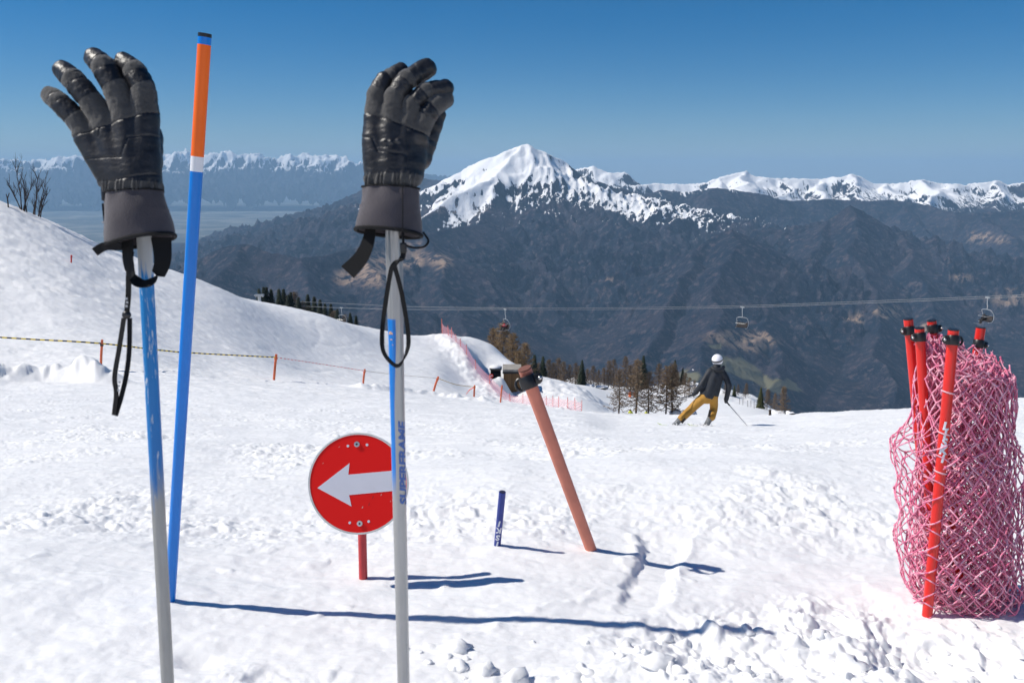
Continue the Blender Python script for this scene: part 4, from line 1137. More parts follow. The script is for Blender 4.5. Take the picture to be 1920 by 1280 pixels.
# ------------------------------------------------------------------ clips on net poles
def clip(fr, c, ang, r, parent, flip=1, hook=True):
    """black plastic strap clamp: band, ear with rivet, open hook; c = (px, py), ang = tilt of the pole axis from vertical (deg, + leans right going down)"""
    ca, sa = math.cos(math.radians(ang)), math.sin(math.radians(ang))
    def T(x, y, z=0): return fr(c[0]+x*ca+y*sa*0+(-y*(-sa)), c[1]+x*(-sa)*(-1)*-1+y*ca, z) if False else fr(c[0]+x*ca-y*(-sa), c[1]-x*sa+y*ca, z)
    mb = MB(); N = 28; V = []
    for yy in (-0.95, -0.85, 0.85, 0.95):
        rr2 = r*(1.16 if abs(yy) > 0.9 else 1.22)
        for k in range(N):
            a = 2*PI*k/N; V.append(T(rr2*math.cos(a), yy*r, rr2*math.sin(a)))
    F = [(j*N+k, j*N+(k+1) % N, (j+1)*N+(k+1) % N, (j+1)*N+k) for j in range(3) for k in range(N)]
    mb.add(V, [f[::-1] for f in F])
    for s_ in (1,):
        mb.tube([T(flip*r*1.0, 0, r*0.45), T(flip*r*1.55, 0, r*0.35), T(flip*r*1.95, 0, r*0.25), T(flip*r*2.15, 0, r*0.2)], [r*0.80*fr.k, r*0.80*fr.k, r*0.62*fr.k, r*0.25*fr.k], 12, flat=0.45, up=CU)
    if hook:
        mb.tube([T(-flip*r*(1.05+0.75*math.sin(t)), r*0.85*math.cos(t), r*0.1) for t in np.linspace(0, PI, 9)], r*0.22*fr.k, 8)
    cl = mb.build('clip', BLACKP, parent)
    mb = MB(); o = T(flip*r*1.78, 0, r*0.62); mb.ball(o, r*0.30*fr.k, 10, 8); mb.build('rivet', STEEL, cl)
    return cl

# ------------------------------------------------------------------ salmon pole
SALMON = simple('sun_bleached_pole', (0.62, 0.205, 0.135), 0.5, var=0.12, vscale=14)
gp = gat(1117, 1044); A = W(984, 692, gp.y-0.10); YP = A.y
sp2 = empty('net_pole', gp); tag(sp2, 'faded salmon pole leaning left with a black clip near its top', 'pole')
mb = MB(); B = gp-Vector((0, 0, 0.05))+(gp-A).normalized()*0.03
mb.tube([A+(B-A)*i/8 for i in range(9)], [(12.6-1.6*i/8)*fwd(YP, 800)/FPX for i in range(9)], 28); mb.build('shaft', SALMON, sp2)
f2 = Frame(984, 700, YP-0.01)
mb = MB(); mb.tube([A-(B-A).normalized()*0.004, A+(B-A).normalized()*0.001], 12.9*f2.k, 28); mb.build('end_rim', simple('cut_edge', (0.18, 0.07, 0.05), 0.7), sp2)
clip(f2, (990, 716), 20.5, 13.2, sp2, 1)

# ------------------------------------------------------------------ short blue pole with upside-down lettering
NAVY = simple('navy_pole', (0.018, 0.040, 0.26), 0.4, var=0.12, vscale=30)
gp = gat(929.5, 1044); A = W(942, 922, gp.y-0.05)
bp = empty('marker_pole', gp); tag(bp, 'short dark blue pole with upside-down white lettering', 'pole')
B = gp-Vector((0, 0, 0.06)); rB = 6.4*fwd(gp.y, 980)/FPX
mb = MB(); mb.tube([A+(B-A)*i/6 for i in range(7)], rB, 24, cap=True); sh = mb.build('shaft', NAVY, bp)
mb = MB(); mb.tube([A+(A-B).normalized()*0.0006, A+(A-B).normalized()*0.0002], rB*0.84, 20); mb.build('end_shade_disc', simple('hollow_shade', (0.01, 0.012, 0.05), 0.8), bp)  # dark disc on the closed end, painted as the shaded inside of the tube
LWHITE = simple('white_lettering', (0.72, 0.74, 0.80), 0.5, var=0.15, vscale=500)
for ch, y in zip('LISKI', (1027, 1014, 1002, 989, 976.5)):
    wrap_text(GLYPH[ch], A, B, (y-922)/(1050-922.), rB, -0.1, 0.028, 1.0, 180, 'lettering', LWHITE, sh)
# ------------------------------------------------------------------ rolled safety net with its poles
NRED = simple('red_net_pole', (0.72, 0.018, 0.012), 0.28, var=0.06, vscale=12)
NY = gat(1800, 1122).y
POLES = [  # top px, bottom px, depth offset, clip row offset, clip side, label
 ((1703,599),(1748,1090),0.06,21,-1,'red net pole with black cap, leftmost of those standing in the pink net'),
 ((1724,616),(1752,1100),-0.02,16,-1,'shortest-looking red pole in the pink net, between the leftmost pole and the capped pole behind'),
 ((1747,602),(1800,1095),0.07,15,1,'red net pole with black clip facing right, third from left in the pink net'),
 ((1788,619),(1742,1114),-0.125,19,-1,'long red pole with white lettering in front of the rolled pink net'),
 ((1839,615),(1770,1095),0.10,30,1,'shiny red pole leaning right at the back of the pink net'),
]
npoles = []
for i, (t, b, dy, cr_, fl, lab) in enumerate(POLES):
    A = W(t[0], t[1], NY+dy); B = W(b[0], b[1], NY+dy*0.9)
    gz = Hs(B.x, B.y); B2 = B.copy(); B2 += (B-A).normalized()*max(0, (B.z-gz+0.06))
    root = empty('red_net_pole', B2); tag(root, lab, 'pole', 'red poles standing in the rolled net')
    r = (8.6 if i != 3 else 9.2)*fwd(NY, 700)/FPX
    mb = MB(); mb.tube([A+(B2-A)*k/8 for k in range(9)], r, 24); sh = mb.build('shaft', NRED, root)
    ax = (B2-A).normalized()
    mb = MB(); mb.tube([A-ax*0.003, A+ax*0.004], r*0.96, 24); mb.build('end_cap', BLACKP, root)
    f_ = Frame(t[0], t[1], A.y)
    ang = math.degrees(math.atan2(b[0]-t[0], b[1]-t[1]))
    q = cr_/(b[1]-t[1])
    clip(f_, (t[0]+(b[0]-t[0])*q, t[1]+cr_), ang, r/f_.k*1.0, root, fl, hook=(i == 3))
    npoles.append((A, B2, r))
    if i == 3:
        for ch, y in zip('LISKI', (788, 803, 818, 833, 848)):
            wrap_text(GLYPH[ch], A, B2, (y-619)/((1114-619.)*((B2-A).length/(B-A).length)), r, -0.25, 0.030, 1.0, 0, 'lettering', LWHITE, sh, 0.0004)
m = NT('pink_net_cord'); oc = m.coord('Object')
f1 = m.noise(oc, 7, 4, 0.6); f2_ = m.noise(oc, 60, 3)
m.set('Base Color', m.mix(m.smooth(f2_, 0.40, 0.66), m.ramp(f1, [(0.3, (0.66, 0.115, 0.24)), (0.7, (0.77, 0.25, 0.38))]), (0.84, 0.48, 0.58)))
m.set('Roughness', 0.75); m.set('Specular IOR Level', 0.2)
NETM = m.mat
nc_ = W(1803, 1120, NY+0.0); ncz = Hs(nc_.x, nc_.y); NK = fwd(NY, 900)/FPX
nrs = np.random.RandomState(5)
mbn = MB()
cell = 0.028
def nnz(a, b, s): return float(perlin(np.array([a]), np.array([b]), s)[0])
HT = 0.80; nj = int(HT/cell); wraps = 7
arc = 0.0; us = []; th = 0.0; r_now = 0.065
node = {}
i = 0
while th < wraps*2*PI:
    r_now = 0.065+0.085*(th/(wraps*2*PI))
    for j in range(nj+1):
        if (i+j) % 2: continue
        vz = j*cell; tz = vz/HT
        prof = 1.08-0.24*tz-0.10*max(0, tz-0.80)/0.2-0.12*max(0, 0.06-tz)/0.06+0.05*math.sin(PI*tz*2.2)      # drawn in a little at the top
        outer = (th/(wraps*2*PI))**3
        n1 = nnz(th*1.3, vz*9, 401); n2 = nnz(th*1.3+5, vz*9, 403); n3 = nnz(th*0.9, vz*6, 405)
        rr = (r_now*(1+0.06*n1)+0.005*n2+0.024*outer*max(0, nnz(th*1.9, vz*12, 407)))*prof
        # loose loops bulging on the left
        aa = th+0.12*n2
        px_side = math.cos(aa)
        if outer > 0.5 and px_side < -0.45:
            rr *= 1+0.42*max(0, math.exp(-((tz-0.56)/0.12)**2)+0.45*math.exp(-((tz-0.22)/0.10)**2)+0.3*math.exp(-((tz-0.38)/0.05)**2))
        zz = ncz-0.005+vz*(1.0-0.05*n3)+0.012*n1-0.16*max(0, tz-0.8)*(0.5+0.5*math.cos(aa*1.0-0.4))*outer
        zz += 0.05*max(0, tz-0.7)/0.3*n3
        if tz > 0.86: zz -= 0.10*(1+n1)*(0.55-0.45*math.cos(aa-2.6))*(tz-0.86)/0.14
        node[(i, j)] = Vector((nc_.x+rr*math.cos(aa)-0.012*(1-tz)+0.03*(1-tz)*0-0.105*vz+0.012, nc_.y+rr*math.sin(aa)*0.92, max(zz, ncz+0.004+0.006*abs(n2))))
    th += cell*0.80/max(r_now, 0.05); i += 1
ni = i
def cord(a, b, r=0.0021, sag=0.0026, seg=5):
    d = b-a; off = Vector((nrs.normal(0, sag), nrs.normal(0, sag), nrs.normal(0, sag)-0.003)); mid = (a+b)/2+off
    mbn.tube([a, a*0.35+mid*0.65-(a+b-2*mid)*0.0, mid*0.65+b*0.35, b], r*(0.85+0.3*nrs.rand()), seg, cap=False)
for (ia, j), a in node.items():
    for dj in (1, -1):
        b = node.get((ia+1, j+dj))
        if b is not None and (a-b).length < 0.09: cord(a, b)
    if nrs.rand() < 0.85: mbn.ball(a, 0.0034+0.001*nrs.rand(), 6, 4)
# frayed tufts and stray ends along the top edge and the outside
keys = [k for k in node if k[1] >= nj-1 or (k[0] > ni*0.88 and nrs.rand() < 0.05)]
for k in keys:
    a = node[k]
    if nrs.rand() < 0.5:
        for _ in range(9):
            d = Vector((nrs.normal(), nrs.normal(), nrs.normal()+0.2)).normalized()*nrs.uniform(0.005, 0.012); mbn.tube([a, a+d], [0.0012, 0.0004], 3, cap=False)
    if nrs.rand() < 0.3: cord(a, a+Vector((nrs.normal(0, 0.02), nrs.normal(0, 0.02), nrs.uniform(-0.03, 0.03))))
# cords crossing in front of the long pole
A, B, r = npoles[3]
for k in range(16):
    t = 0.36+k*0.041; p = A+(B-A)*t; s_ = 1 if k % 2 else -1
    if k in (2, 5): continue
    c0 = p+CR*(-r*2.6)+CU*(0.02*s_+nrs.normal(0, 0.006))-CT*r*1.2; c1 = p+CR*(r*2.8)-CU*(0.02*s_+nrs.normal(0, 0.006))-CT*r*1.4
    mbn.tube([c0, p-CR*r*0.9+CU*0.007*s_+CT*r*0.75, p+CT*(r+0.0025), p+CR*r*0.9-CU*0.007*s_+CT*r*0.75, c1], 0.0021, 5, cap=False)
nt = mbn.build('safety_net', NETM, None, smooth=True, sharp=None)
tag(nt, 'rolled-up pink cord safety net bundled around red poles', 'net')
mb = MB()
for t in (0.19, 0.32, 0.445):
    p = A+(B-A)*t; ax = (B-A).normalized(); a1 = (CR-ax*CR.dot(ax)).normalized(); b1 = ax.cross(a1)
    ring = [p+(a1*math.cos(2*PI*k/16)+b1*math.sin(2*PI*k/16))*(r+0.0018)+ax*0.004*math.cos(2*PI*k/16) for k in range(18)]
    mb.tube(ring, 0.002, 6, cap=False)
    tie = mb.build('tie_cord', simple('pale_tie_cord', (0.75, 0.45, 0.52), 0.7), nt); mb = MB()

# ------------------------------------------------------------------ clods of snow lying on the trampled foreground
mb = MB(); crs = np.random.RandomState(3)
tmpl = []
for k in range(8):
    m_ = MB(); m_.ball((0, 0, 0), 1.0, 9, 7)
    V = np.array(m_.v); n = fbm(V[:, 0]*1.3+k*7, V[:, 1]*1.3+V[:, 2]*1.7, 3, 501+k)
    tmpl.append((V*(1+0.6*n)[:, None], m_.f))
cl_v = []; cl_f = []; base = 0
def put(x, y, s):
    global base
    V, Fc = tmpl[crs.randint(8)]; a = crs.uniform(0, 6.28); c, s2 = math.cos(a), math.sin(a)
    Q = V*np.array([s*crs.uniform(0.8, 1.35), s*crs.uniform(0.8, 1.3), s*crs.uniform(0.55, 0.85)])
    Q = np.stack([Q[:, 0]*c-Q[:, 1]*s2, Q[:, 0]*s2+Q[:, 1]*c, Q[:, 2]], 1)+np.array([x, y, Hs(x, y)-s*0.12])
    cl_v.append(Q); cl_f.extend([tuple(i+base for i in f) for f in Fc]); base += len(Q)
for _ in range(70):
    px = crs.uniform(760, 1960); lim = 1165 if px > 1280 else 1215-0.1*(px-760)
    py = crs.uniform(lim, 1300); x, y = gpt(px, py)
    put(x, y, min(0.034, 0.010*math.exp(crs.normal(0.4, 0.55))))
me = bpy.data.meshes.new('snow_clods'); me.from_pydata(np.concatenate(cl_v).tolist(), [], cl_f); me.polygons.foreach_set('use_smooth', np.ones(len(cl_f), bool)); me.update()
tag(link('snow_clods', me, SNOW), 'loose lumps of white snow scattered over the trampled foreground', 'snow', kind='stuff')
# ================================================================== MID-DISTANCE THINGS
ROPER = simple('orange_marker_post', (0.62, 0.13, 0.045), 0.5, var=0.2, vscale=3)
DARKP = simple('dark_post_base', (0.10, 0.04, 0.03), 0.7)
def post(label, top, base, rpx, mat=ROPER, Y=None, foot=False, name='rope_post', grp='posts of the rope line'):
    g = gat(*base) if Y is None else ground(base[0], base[1], Y)
    root = empty(name, g); tag(root, label, 'post', grp)
    T = W(top[0], top[1], g.y); r = rpx*g.y/FPX
    mb = MB(); mb.tube([g-Vector((0, 0, 0.15)), g+(T-g)*0.5, T], r, 12); mb.build('shaft', mat, root)
    mb = MB(); mb.tube([g+(T-g)*0.80, g+(T-g)*0.86], r*1.35, 12); mb.build('rope_clip', BLACKP if foot else mat, root)
    if foot: mb = MB(); mb.tube([g+(T-g)*-0.02, g+(T-g)*0.07], r*2.0, 12); mb.build('foot', DARKP, root)
    return T, g
T1, g1 = post('orange rope post carrying black and yellow rope, left of the scratched ski pole', (191.5,637), (188,693), 2.3, foot=True)
T2, g2 = post('orange rope post with striped wrapping where yellow and red ropes meet', (518,664), (513,711), 2.4)
T3, g3 = post('small orange post at the far end of the red and white rope', (684,692), (680,722), 1.9)
T4, g4 = post('orange post leaning right, just right of the silver ski pole', (822,706), (811,736), 2.0)
T5, g5 = post('short orange post with red ribbon below the bright snow bank', (890,722), (888.5,744), 1.7)
T6, g6 = post('tall thin red pole between the rope line and the net fence', (941.5,722), (938,755), 1.5, name='marker_post')
T7, g7 = post('tiny red marker pole alone on the upper left hillside', (134,478), (133,493), 1.4, simple('red_marker', (0.65, 0.05, 0.04), 0.5), name='marker_post')
m = NT('black_yellow_rope'); row = m.attr('row')
st = m.math('FRACT', m.math('MULTIPLY', row, 1.0))
m.set('Base Color', m.mix(m.smooth(st, 0.46, 0.54), (0.80, 0.58, 0.02), (0.012, 0.012, 0.012))); m.set('Roughness', 0.7); YROPE = m.mat
m = NT('red_white_rope'); row = m.attr('row')
st = m.math('FRACT', m.math('MULTIPLY', row, 1.0))
m.set('Base Color', m.mix(m.smooth(st, 0.42, 0.5), (0.72, 0.12, 0.10), (0.80, 0.76, 0.75))); m.set('Roughness', 0.7); RROPE = m.mat
def rope(name, label, pts, r, pitch, mat):
    P = [Vector(tuple(p)) for p in spline([tuple(p) for p in pts], 40)]; V = []; rows = []; L = 0; Q = []
    for i, p in enumerate(P):
        if i: L += (p-P[i-1]).length
        t = (P[min(i+1, len(P)-1)]-P[max(i-1, 0)]).normalized(); a = Vector((0, 0, 1)); a = (a-t*a.dot(t)).normalized(); b = t.cross(a)
        for k in range(6):
            th = 2*PI*k/6; V.append(p+(a*math.cos(th)+b*math.sin(th))*r); rows.append(L/pitch+th/(2*PI)*0)
    for i in range(len(P)-1):
        for k in range(6): Q.append((i*6+k, i*6+(k+1) % 6, i*6+6+(k+1) % 6, i*6+6+k))
    me = bpy.data.meshes.new(name); fast_mesh(me, np.array([tuple(v) for v in V]), np.array(Q), True); attr(me, 'row', rows)
    return tag(link(name, me, mat), label, 'rope')
def atpost(T, g, f=0.88): return g+(T-g)*f
a1 = atpost(T1, g1); a2 = atpost(T2, g2); a3 = atpost(T3, g3, 0.9); a4 = atpost(T4, g4, 0.9); a5 = atpost(T5, g5, 0.85)
rope('barrier_rope', 'black and yellow twisted barrier rope strung across the left slope', [W(-260, 622, a1.y-6), W(-60, 629, a1.y-2), W(60, 636, a1.y-1), a1, W(340, 660, (a1.y+a2.y)/2), a2], 0.030, 0.34, YROPE)
rope('barrier_rope', 'thin red and white rope between two orange posts', [a2, W(600, 682, (a2.y+a3.y)/2), a3], 0.026, 0.5, RROPE)
rope('barrier_rope', 'pale thin rope running from behind the silver ski pole to the leaning post', [a3, W(740, 702, (a3.y+a4.y)/2), a4], 0.016, 0.6, simple('pale_rope', (0.5, 0.46, 0.4), 0.8))
rope('barrier_rope', 'faded yellow rope hanging between the leaning post and the short ribbon post', [a4, W(856, 721, (a4.y+a5.y)/2), a5], 0.024, 0.6, simple('yellowed_rope', (0.5, 0.36, 0.14), 0.8))
rb = MB(); rb.tube([a5, W(880, 731, a5.y), W(874, 739, a5.y)], [0.05, 0.04, 0.02], 5); tag(rb.build('ribbon', RROPE), 'red ribbon trailing left from the short orange post', 'ribbon')

# ------------------------------------------------------------------ net fence on the bank
m = NT('pink_fence_net'); m.set('Base Color', (0.82, 0.36, 0.42, 1)); m.set('Roughness', 0.8)
uvw = m.coord('Object'); w1 = m.node('ShaderNodeTexWave'); w1.bands_direction = 'DIAGONAL'; m.lk(uvw, w1.inputs['Vector']); w1.inputs['Scale'].default_value = 3.0; w1.inputs['Distortion'].default_value = 1.0
m.set('Alpha', m.math('ADD', 0.16, m.math('MULTIPLY', w1.outputs['Fac'], 0.24))); FNET = m.mat
FPOST = simple('red_fence_post', (0.58, 0.14, 0.12), 0.5, var=0.25, vscale=2)
fposts = [(829,627,598),(841,640,619),(847,652,632),(855,663,648),(863,678,661),(875,697,677),(892,711,691),(918,728,713),(957,738,722),(981,747,731),(1003,754,738),(1025,758,739),(1036,762,747),(1047,766,746),(1065,773,757),(1078,775,766),(1091,776,768)]
_bt = np.linspace(0, len(BANK)-1, 240); _bx = np.interp(_bt, range(len(BANK)), [b[0] for b in BANK]); _by = np.interp(_bt, range(len(BANK)), [b[1] for b in BANK]); _bz = H(_bx, _by)
_bp = pix(_bx, _by, _bz)[0]
def bank_pt(px):
    k = int(np.argmin(np.abs(_bp-px))); return Vector((_bx[k], _by[k], _bz[k]))
fb = [bank_pt(p[0]) for p in fposts]
fence = empty('net_fence', fb[8]); tag(fence, 'pink safety net fence on red posts running down the snow bank', 'fence')
tops = []
for i, (g, (px, pb, pt)) in enumerate(zip(fb, fposts)):
    hgt = max(0.9, (pb-pt)*g.y/FPX*0.98); lean = Vector((rnd.uniform(-0.06, 0.06), 0, 1)).normalized()
    T = g+lean*hgt; tops.append(g+lean*(hgt*0.86 if i else hgt*0.75))
    mb = MB(); mb.tube([g-Vector((0, 0, 0.2)), T], 0.034 if i < 9 else 0.022, 8); mb.build('post', FPOST if i else ROPER, fence)
for i in range(len(fb)-1):
    mb = MB(); n = 5; V = []
    for k in range(n+1):
        t = k/n; b0 = fb[i]+(fb[i+1]-fb[i])*t; b0.z = Hs(b0.x, b0.y)-0.05; t0 = tops[i]+(tops[i+1]-tops[i])*t-Vector((0, 0, (0.25 if i < 2 else 0.12)*math.sin(PI*t)))
        V += [b0, b0+(t0-b0)*0.5+Vector((0, 0.05*math.sin(k*2.1), 0)), t0]
    F = []
    for k in range(n):
        for j in range(2): F.append((k*3+j, k*3+3+j, k*3+4+j, k*3+1+j))
    mb.add(V, F); mb.build('net_panel', FNET, fence)

# ------------------------------------------------------------------ small double sign on a post
g = gat(918, 729); T = W(921, 706, g.y)
ss = empty('trail_sign', g); tag(ss, 'small red and blue round trail signs on an orange post before the buried hut', 'sign')
mb = MB(); mb.tube([g-Vector((0, 0, 0.2)), T], 0.05, 8); mb.build('post', ROPER, ss)
def facing_disc(name, px, py, Y, rpx, mat, parent, sx=1.0, dz=0.0):
    f = Frame(px, py, Y); mb = MB(); N = 28; V = [f(px+rpx*sx*math.cos(2*PI*k/N), py+rpx*math.sin(2*PI*k/N), z) for z in (dz+0.3, dz-0.3) for k in range(N)]
    mb.add(V, [tuple(range(N-1, -1, -1)), tuple(range(N, 2*N))]+[(k, (k+1) % N, N+(k+1) % N, N+k) for k in range(N)]); return mb.build(name, mat, parent), f
Yd = T.y-0.1
SRED2 = simple('orange_red_sign', (0.75, 0.06, 0.03), 0.5); SBL2 = simple('sky_blue_sign', (0.05, 0.28, 0.50), 0.5)
for (px, py, r, mt) in ((921,704.5,4.2,SRED2),(919.5,711.5,3.2,SBL2)):
    d_, f = facing_disc('sign_disc', px, py, Yd, r, mt, ss)
    mb = MB(); mb.add([f(px-r*0.7, py+1.3, 0.6), f(px+r*0.6, py-0.2, 0.6), f(px+r*0.6, py-1.8, 0.6), f(px-r*0.7, py-0.3, 0.6)], [(0, 1, 2, 3)]); mb.build('white_bar', SWHI, d_)

# ------------------------------------------------------------------ hut buried in the drift
HY = 89.0
hk = HY/FPX*1.02
hb = W(960, 738, HY)
hut = empty('buried_hut', Vector((hb.x, hb.y, Hs(hb.x, hb.y)))); tag(hut, 'brown wooden hut wall half buried under a snow drift', 'hut')
m = NT('weathered_plank'); oc = m.coord('Object')
gv = m.mapping(oc, (9, 9, 0.7)); rnd_ = m.node('ShaderNodeObjectInfo').outputs['Random']
m.set('Base Color', m.mix(m.math('ADD', m.math('MULTIPLY', rnd_, 0.5), m.math('MULTIPLY', m.noise(gv, 1.0, 4), 0.5)), (0.10, 0.055, 0.022), (0.27, 0.16, 0.075))); m.set('Roughness', 0.85)
PLANK = m.mat
GWOOD = simple('grey_weathered_wood', (0.30, 0.28, 0.25), 0.85, var=0.25, vscale=2); DKW = simple('dark_fascia', (0.018, 0.018, 0.02), 0.7)
x0, x1 = 944.0, 977.0; npl = 9
for k in range(npl):
    c = W(x0+(k+0.5)*(x1-x0)/npl, 722, HY); w_ = (x1-x0)/npl*hk
    mb = MB(); mb.box((c.x, c.y+0.02*(k % 2), c.z), w_*0.94, 0.06, 54*hk); mb.build('plank', PLANK, hut, smooth=False)
c = W(960.5, 722, HY); mb = MB(); mb.box((c.x, c.y+1.3, c.z), 33*hk, 2.4, 53*hk); mb.build('wall', DKW, hut, smooth=False)
c = W(960.5, 697.5, HY-0.25); mb = MB(); mb.box((c.x, c.y+1.0, c.z), 36*hk, 2.6, 4.2*hk); mb.build('fascia', DKW, hut, smooth=False)
c = W(960, 693.3, HY-0.30); mb = MB(); mb.box((c.x, c.y+1.0, c.z), 35*hk, 2.7, 3.8*hk); mb.build('roof_edge', GWOOD, hut, smooth=False)
# ventilation box with a cap of snow
vb = W(929.5, 705, HY-0.6)
vent = empty('vent_box', Vector((vb.x, vb.y, Hs(vb.x, vb.y)))); tag(vent, 'black louvred vent box with a round cap of snow beside the hut', 'vent')
VBL = simple('black_louvre', (0.010, 0.011, 0.013), 0.45)
c = W(929.5, 706, HY-0.4); mb = MB(); mb.box((c.x, c.y+0.5, c.z), 19*hk, 0.9, 27*hk); mb.build('housing', simple('dark_housing', (0.02, 0.02, 0.022), 0.7), vent, smooth=False)
for k in range(6):
    c = W(929.5, 695+k*4.0, HY-0.55); mb = MB(); mb.box(c, 19.5*hk, 0.30, 2.0*hk, Matrix.Rotation(math.radians(-35), 3, 'X')); mb.build('slat', VBL, vent, smooth=False)
c = W(929.5, 691.5, HY-0.4); mb = MB(); mb.box((c.x, c.y+0.4, c.z), 23*hk, 1.3, 2.0*hk); mb.build('lid', VBL, vent, smooth=False)
c = W(928.5, 690.5, HY-0.4); mb = MB(); mb.ball((c.x, c.y+0.4, c.z), 11.5*hk, 18, 10, sc=(1, 0.9, 0.5)); mb.build('snow_cap', SNOW, vent)

# ------------------------------------------------------------------ trees
BARK = simple('bark', (0.085, 0.065, 0.052), 0.9, var=0.3, vscale=1.5)
m = NT('larch_twig'); oc = m.coord('Object'); rn = m.node('ShaderNodeObjectInfo').outputs['Random']
m.set('Base Color', m.mix(m.math('ADD', m.math('MULTIPLY', rn, 0.6), m.math('MULTIPLY', m.noise(oc, 0.8, 3), 0.4)), (0.10, 0.072, 0.050), (0.21, 0.15, 0.095))); m.set('Roughness', 0.9); TWIG = m.mat
m = NT('golden_larch_twig'); oc = m.coord('Object')
m.set('Base Color', m.mix(m.noise(oc, 0.8, 3), (0.15, 0.10, 0.055), (0.30, 0.20, 0.10))); m.set('Roughness', 0.9); GTWIG = m.mat
m = NT('spruce_needle'); oc = m.coord('Object'); rn = m.node('ShaderNodeObjectInfo').outputs['Random']
m.set('Base Color', m.mix(m.math('ADD', m.math('MULTIPLY', rn, 0.5), m.math('MULTIPLY', m.noise(oc, 1.5, 3), 0.5)), (0.008, 0.016, 0.010), (0.028, 0.042, 0.018))); m.set('Roughness', 0.8); NEEDLE = m.mat
m = NT('light_green_spruce_needle'); oc = m.coord('Object')
m.set('Base Color', m.mix(m.noise(oc, 1.5, 3), (0.03, 0.04, 0.012), (0.09, 0.095, 0.03))); m.set('Roughness', 0.8); GNEEDLE = m.mat  # lighter, yellower needles of the greenish spruces
def larch_meshes(seed, full=1.0):
    """unit tree 10 m tall: trunk mesh and twig mesh"""
    r = random.Random(seed); tb = MB(); cb = MB()
    tb.tube([Vector((0.12*math.sin(z*0.7+seed), 0.1*math.sin(z*0.5), z)) for z in np.linspace(-0.6, 10, 12)], [0.17*(1-max(0, z)/10.3)+0.015 for z in np.linspace(-0.6, 10, 12)], 7)
    nb = int(105*full)
    for k in range(nb):
        z = 1.3+8.4*(k/nb)**0.9; L = (3.0*(1-(z-1)/9.4)**0.85+0.2)*r.uniform(0.55, 1.15); a = k*2.4+r.uniform(-0.5, 0.5)
        d = Vector((math.cos(a), math.sin(a), 0)); up = r.uniform(-0.18, 0.12)
        p0 = Vector((0, 0, z)); p1 = p0+d*L*0.55+Vector((0, 0, L*(up-0.10))); p2 = p0+d*L+Vector((0, 0, L*(up+0.12)))
        cb.tube([p0, p1, p2], [0.028, 0.02, 0.01], 3, cap=False)
        for q in range(int(12+9*L)):
            t = r.uniform(0.15, 1.0); b = p0.lerp(p1, t*2) if t < 0.5 else p1.lerp(p2, t*2-1)
            e = d*r.uniform(-0.1, 0.6)+Vector((r.uniform(-.6, .6), r.uniform(-.6, .6), r.uniform(-0.55, 0.35)))
            e = e.normalized()*r.uniform(0.2, 0.55)
            cb.tube([b, b+e], [0.034, 0.012], 3, cap=False)
    return tb.mesh('trunk'), cb.mesh('crown', False)
def spruce_meshes(seed):
    r = random.Random(seed); tb = MB(); cb = MB()
    tb.tube([Vector((0, 0, -0.5)), Vector((0, 0, 5)), Vector((0, 0, 10))], [0.2, 0.12, 0.02], 7)
    z = 0.7
    while z < 9.9:
        R = 2.7*(1-z/10.1)**0.9+0.10; n = max(5, int(9*(R/2)+5)); off = r.uniform(0, 6)
        for k in range(n):
            a = off+2*PI*k/n+r.uniform(-0.2, 0.2); L = R*r.uniform(0.5, 1.18); d = Vector((math.cos(a), math.sin(a), 0)); s = Vector((-d.y, d.x, 0))
            dr = r.uniform(0.25, 0.5); tip = Vector((0, 0, z))+d*L-Vector((0, 0, L*dr*0.8)); mid = Vector((0, 0, z))+d*L*0.5-Vector((0, 0, L*dr*0.22))
            w = L*0.28+0.06; base = Vector((0, 0, z))+d*0.05
            cb.add([base, mid+s*w, tip, mid-s*w], [(0, 1, 2, 3)])
            for q in range(5):
                t = r.uniform(0.35, 1.0); b = base.lerp(tip, t); e = (d*r.uniform(0.1, 0.6)+s*r.uniform(-1, 1)-Vector((0, 0, r.uniform(0.1, 0.8)))).normalized()*r.uniform(0.18, 0.42)
                cb.add([b+Vector((0, 0, 0.08)), b+e*0.6+s*0.10, b+e, b+e*0.6-s*0.10], [(0, 1, 2, 3)])
        z += r.uniform(0.26, 0.40)*(0.6+0.4*(1-z/10))
    return tb.mesh('trunk'), cb.mesh('crown', False)
LM = [larch_meshes(s) for s in (1, 2, 3, 4)]; SM = [spruce_meshes(s) for s in (5, 6, 7)]
for a, b in LM: a.materials.append(BARK); b.materials.append(TWIG)
LG = [larch_meshes(s, 1.25) for s in (11, 12)]
for a, b in LG: a.materials.append(BARK); b.materials.append(GTWIG)
for a, b in SM: a.materials.append(BARK); b.materials.append(NEEDLE)
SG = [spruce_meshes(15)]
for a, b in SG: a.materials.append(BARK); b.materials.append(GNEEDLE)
SETS = {'l': LM, 's': SM, 'g': LG, 'y': SG}
NAMES = {'l': 'larch_tree', 's': 'spruce_tree', 'g': 'larch_tree', 'y': 'spruce_tree'}
def tree(kind, px, pb, pt, label, grp, Y=None, fat=1.0):
    g = gat(px, pb) if Y is None else ground(px, pb, Y)
    top = W(px, pt, g.y); hgt = max(1.5, top.z-g.z)
    root = empty(NAMES[kind], g); tag(root, label, 'tree', grp)
    a, b = rnd.choice(SETS[kind]); s = hgt/10.0
    rz = rnd.uniform(0, 6.28)
    for nm, me in (('trunk', a), ('crown', b)):
        o = bpy.data.objects.new(nm, me); COL.objects.link(o); o.parent = root; o.scale = (s*fat, s*fat, s); o.rotation_euler = (0, 0, rz)
    return g
GB = 'larches behind the snow-covered roof'
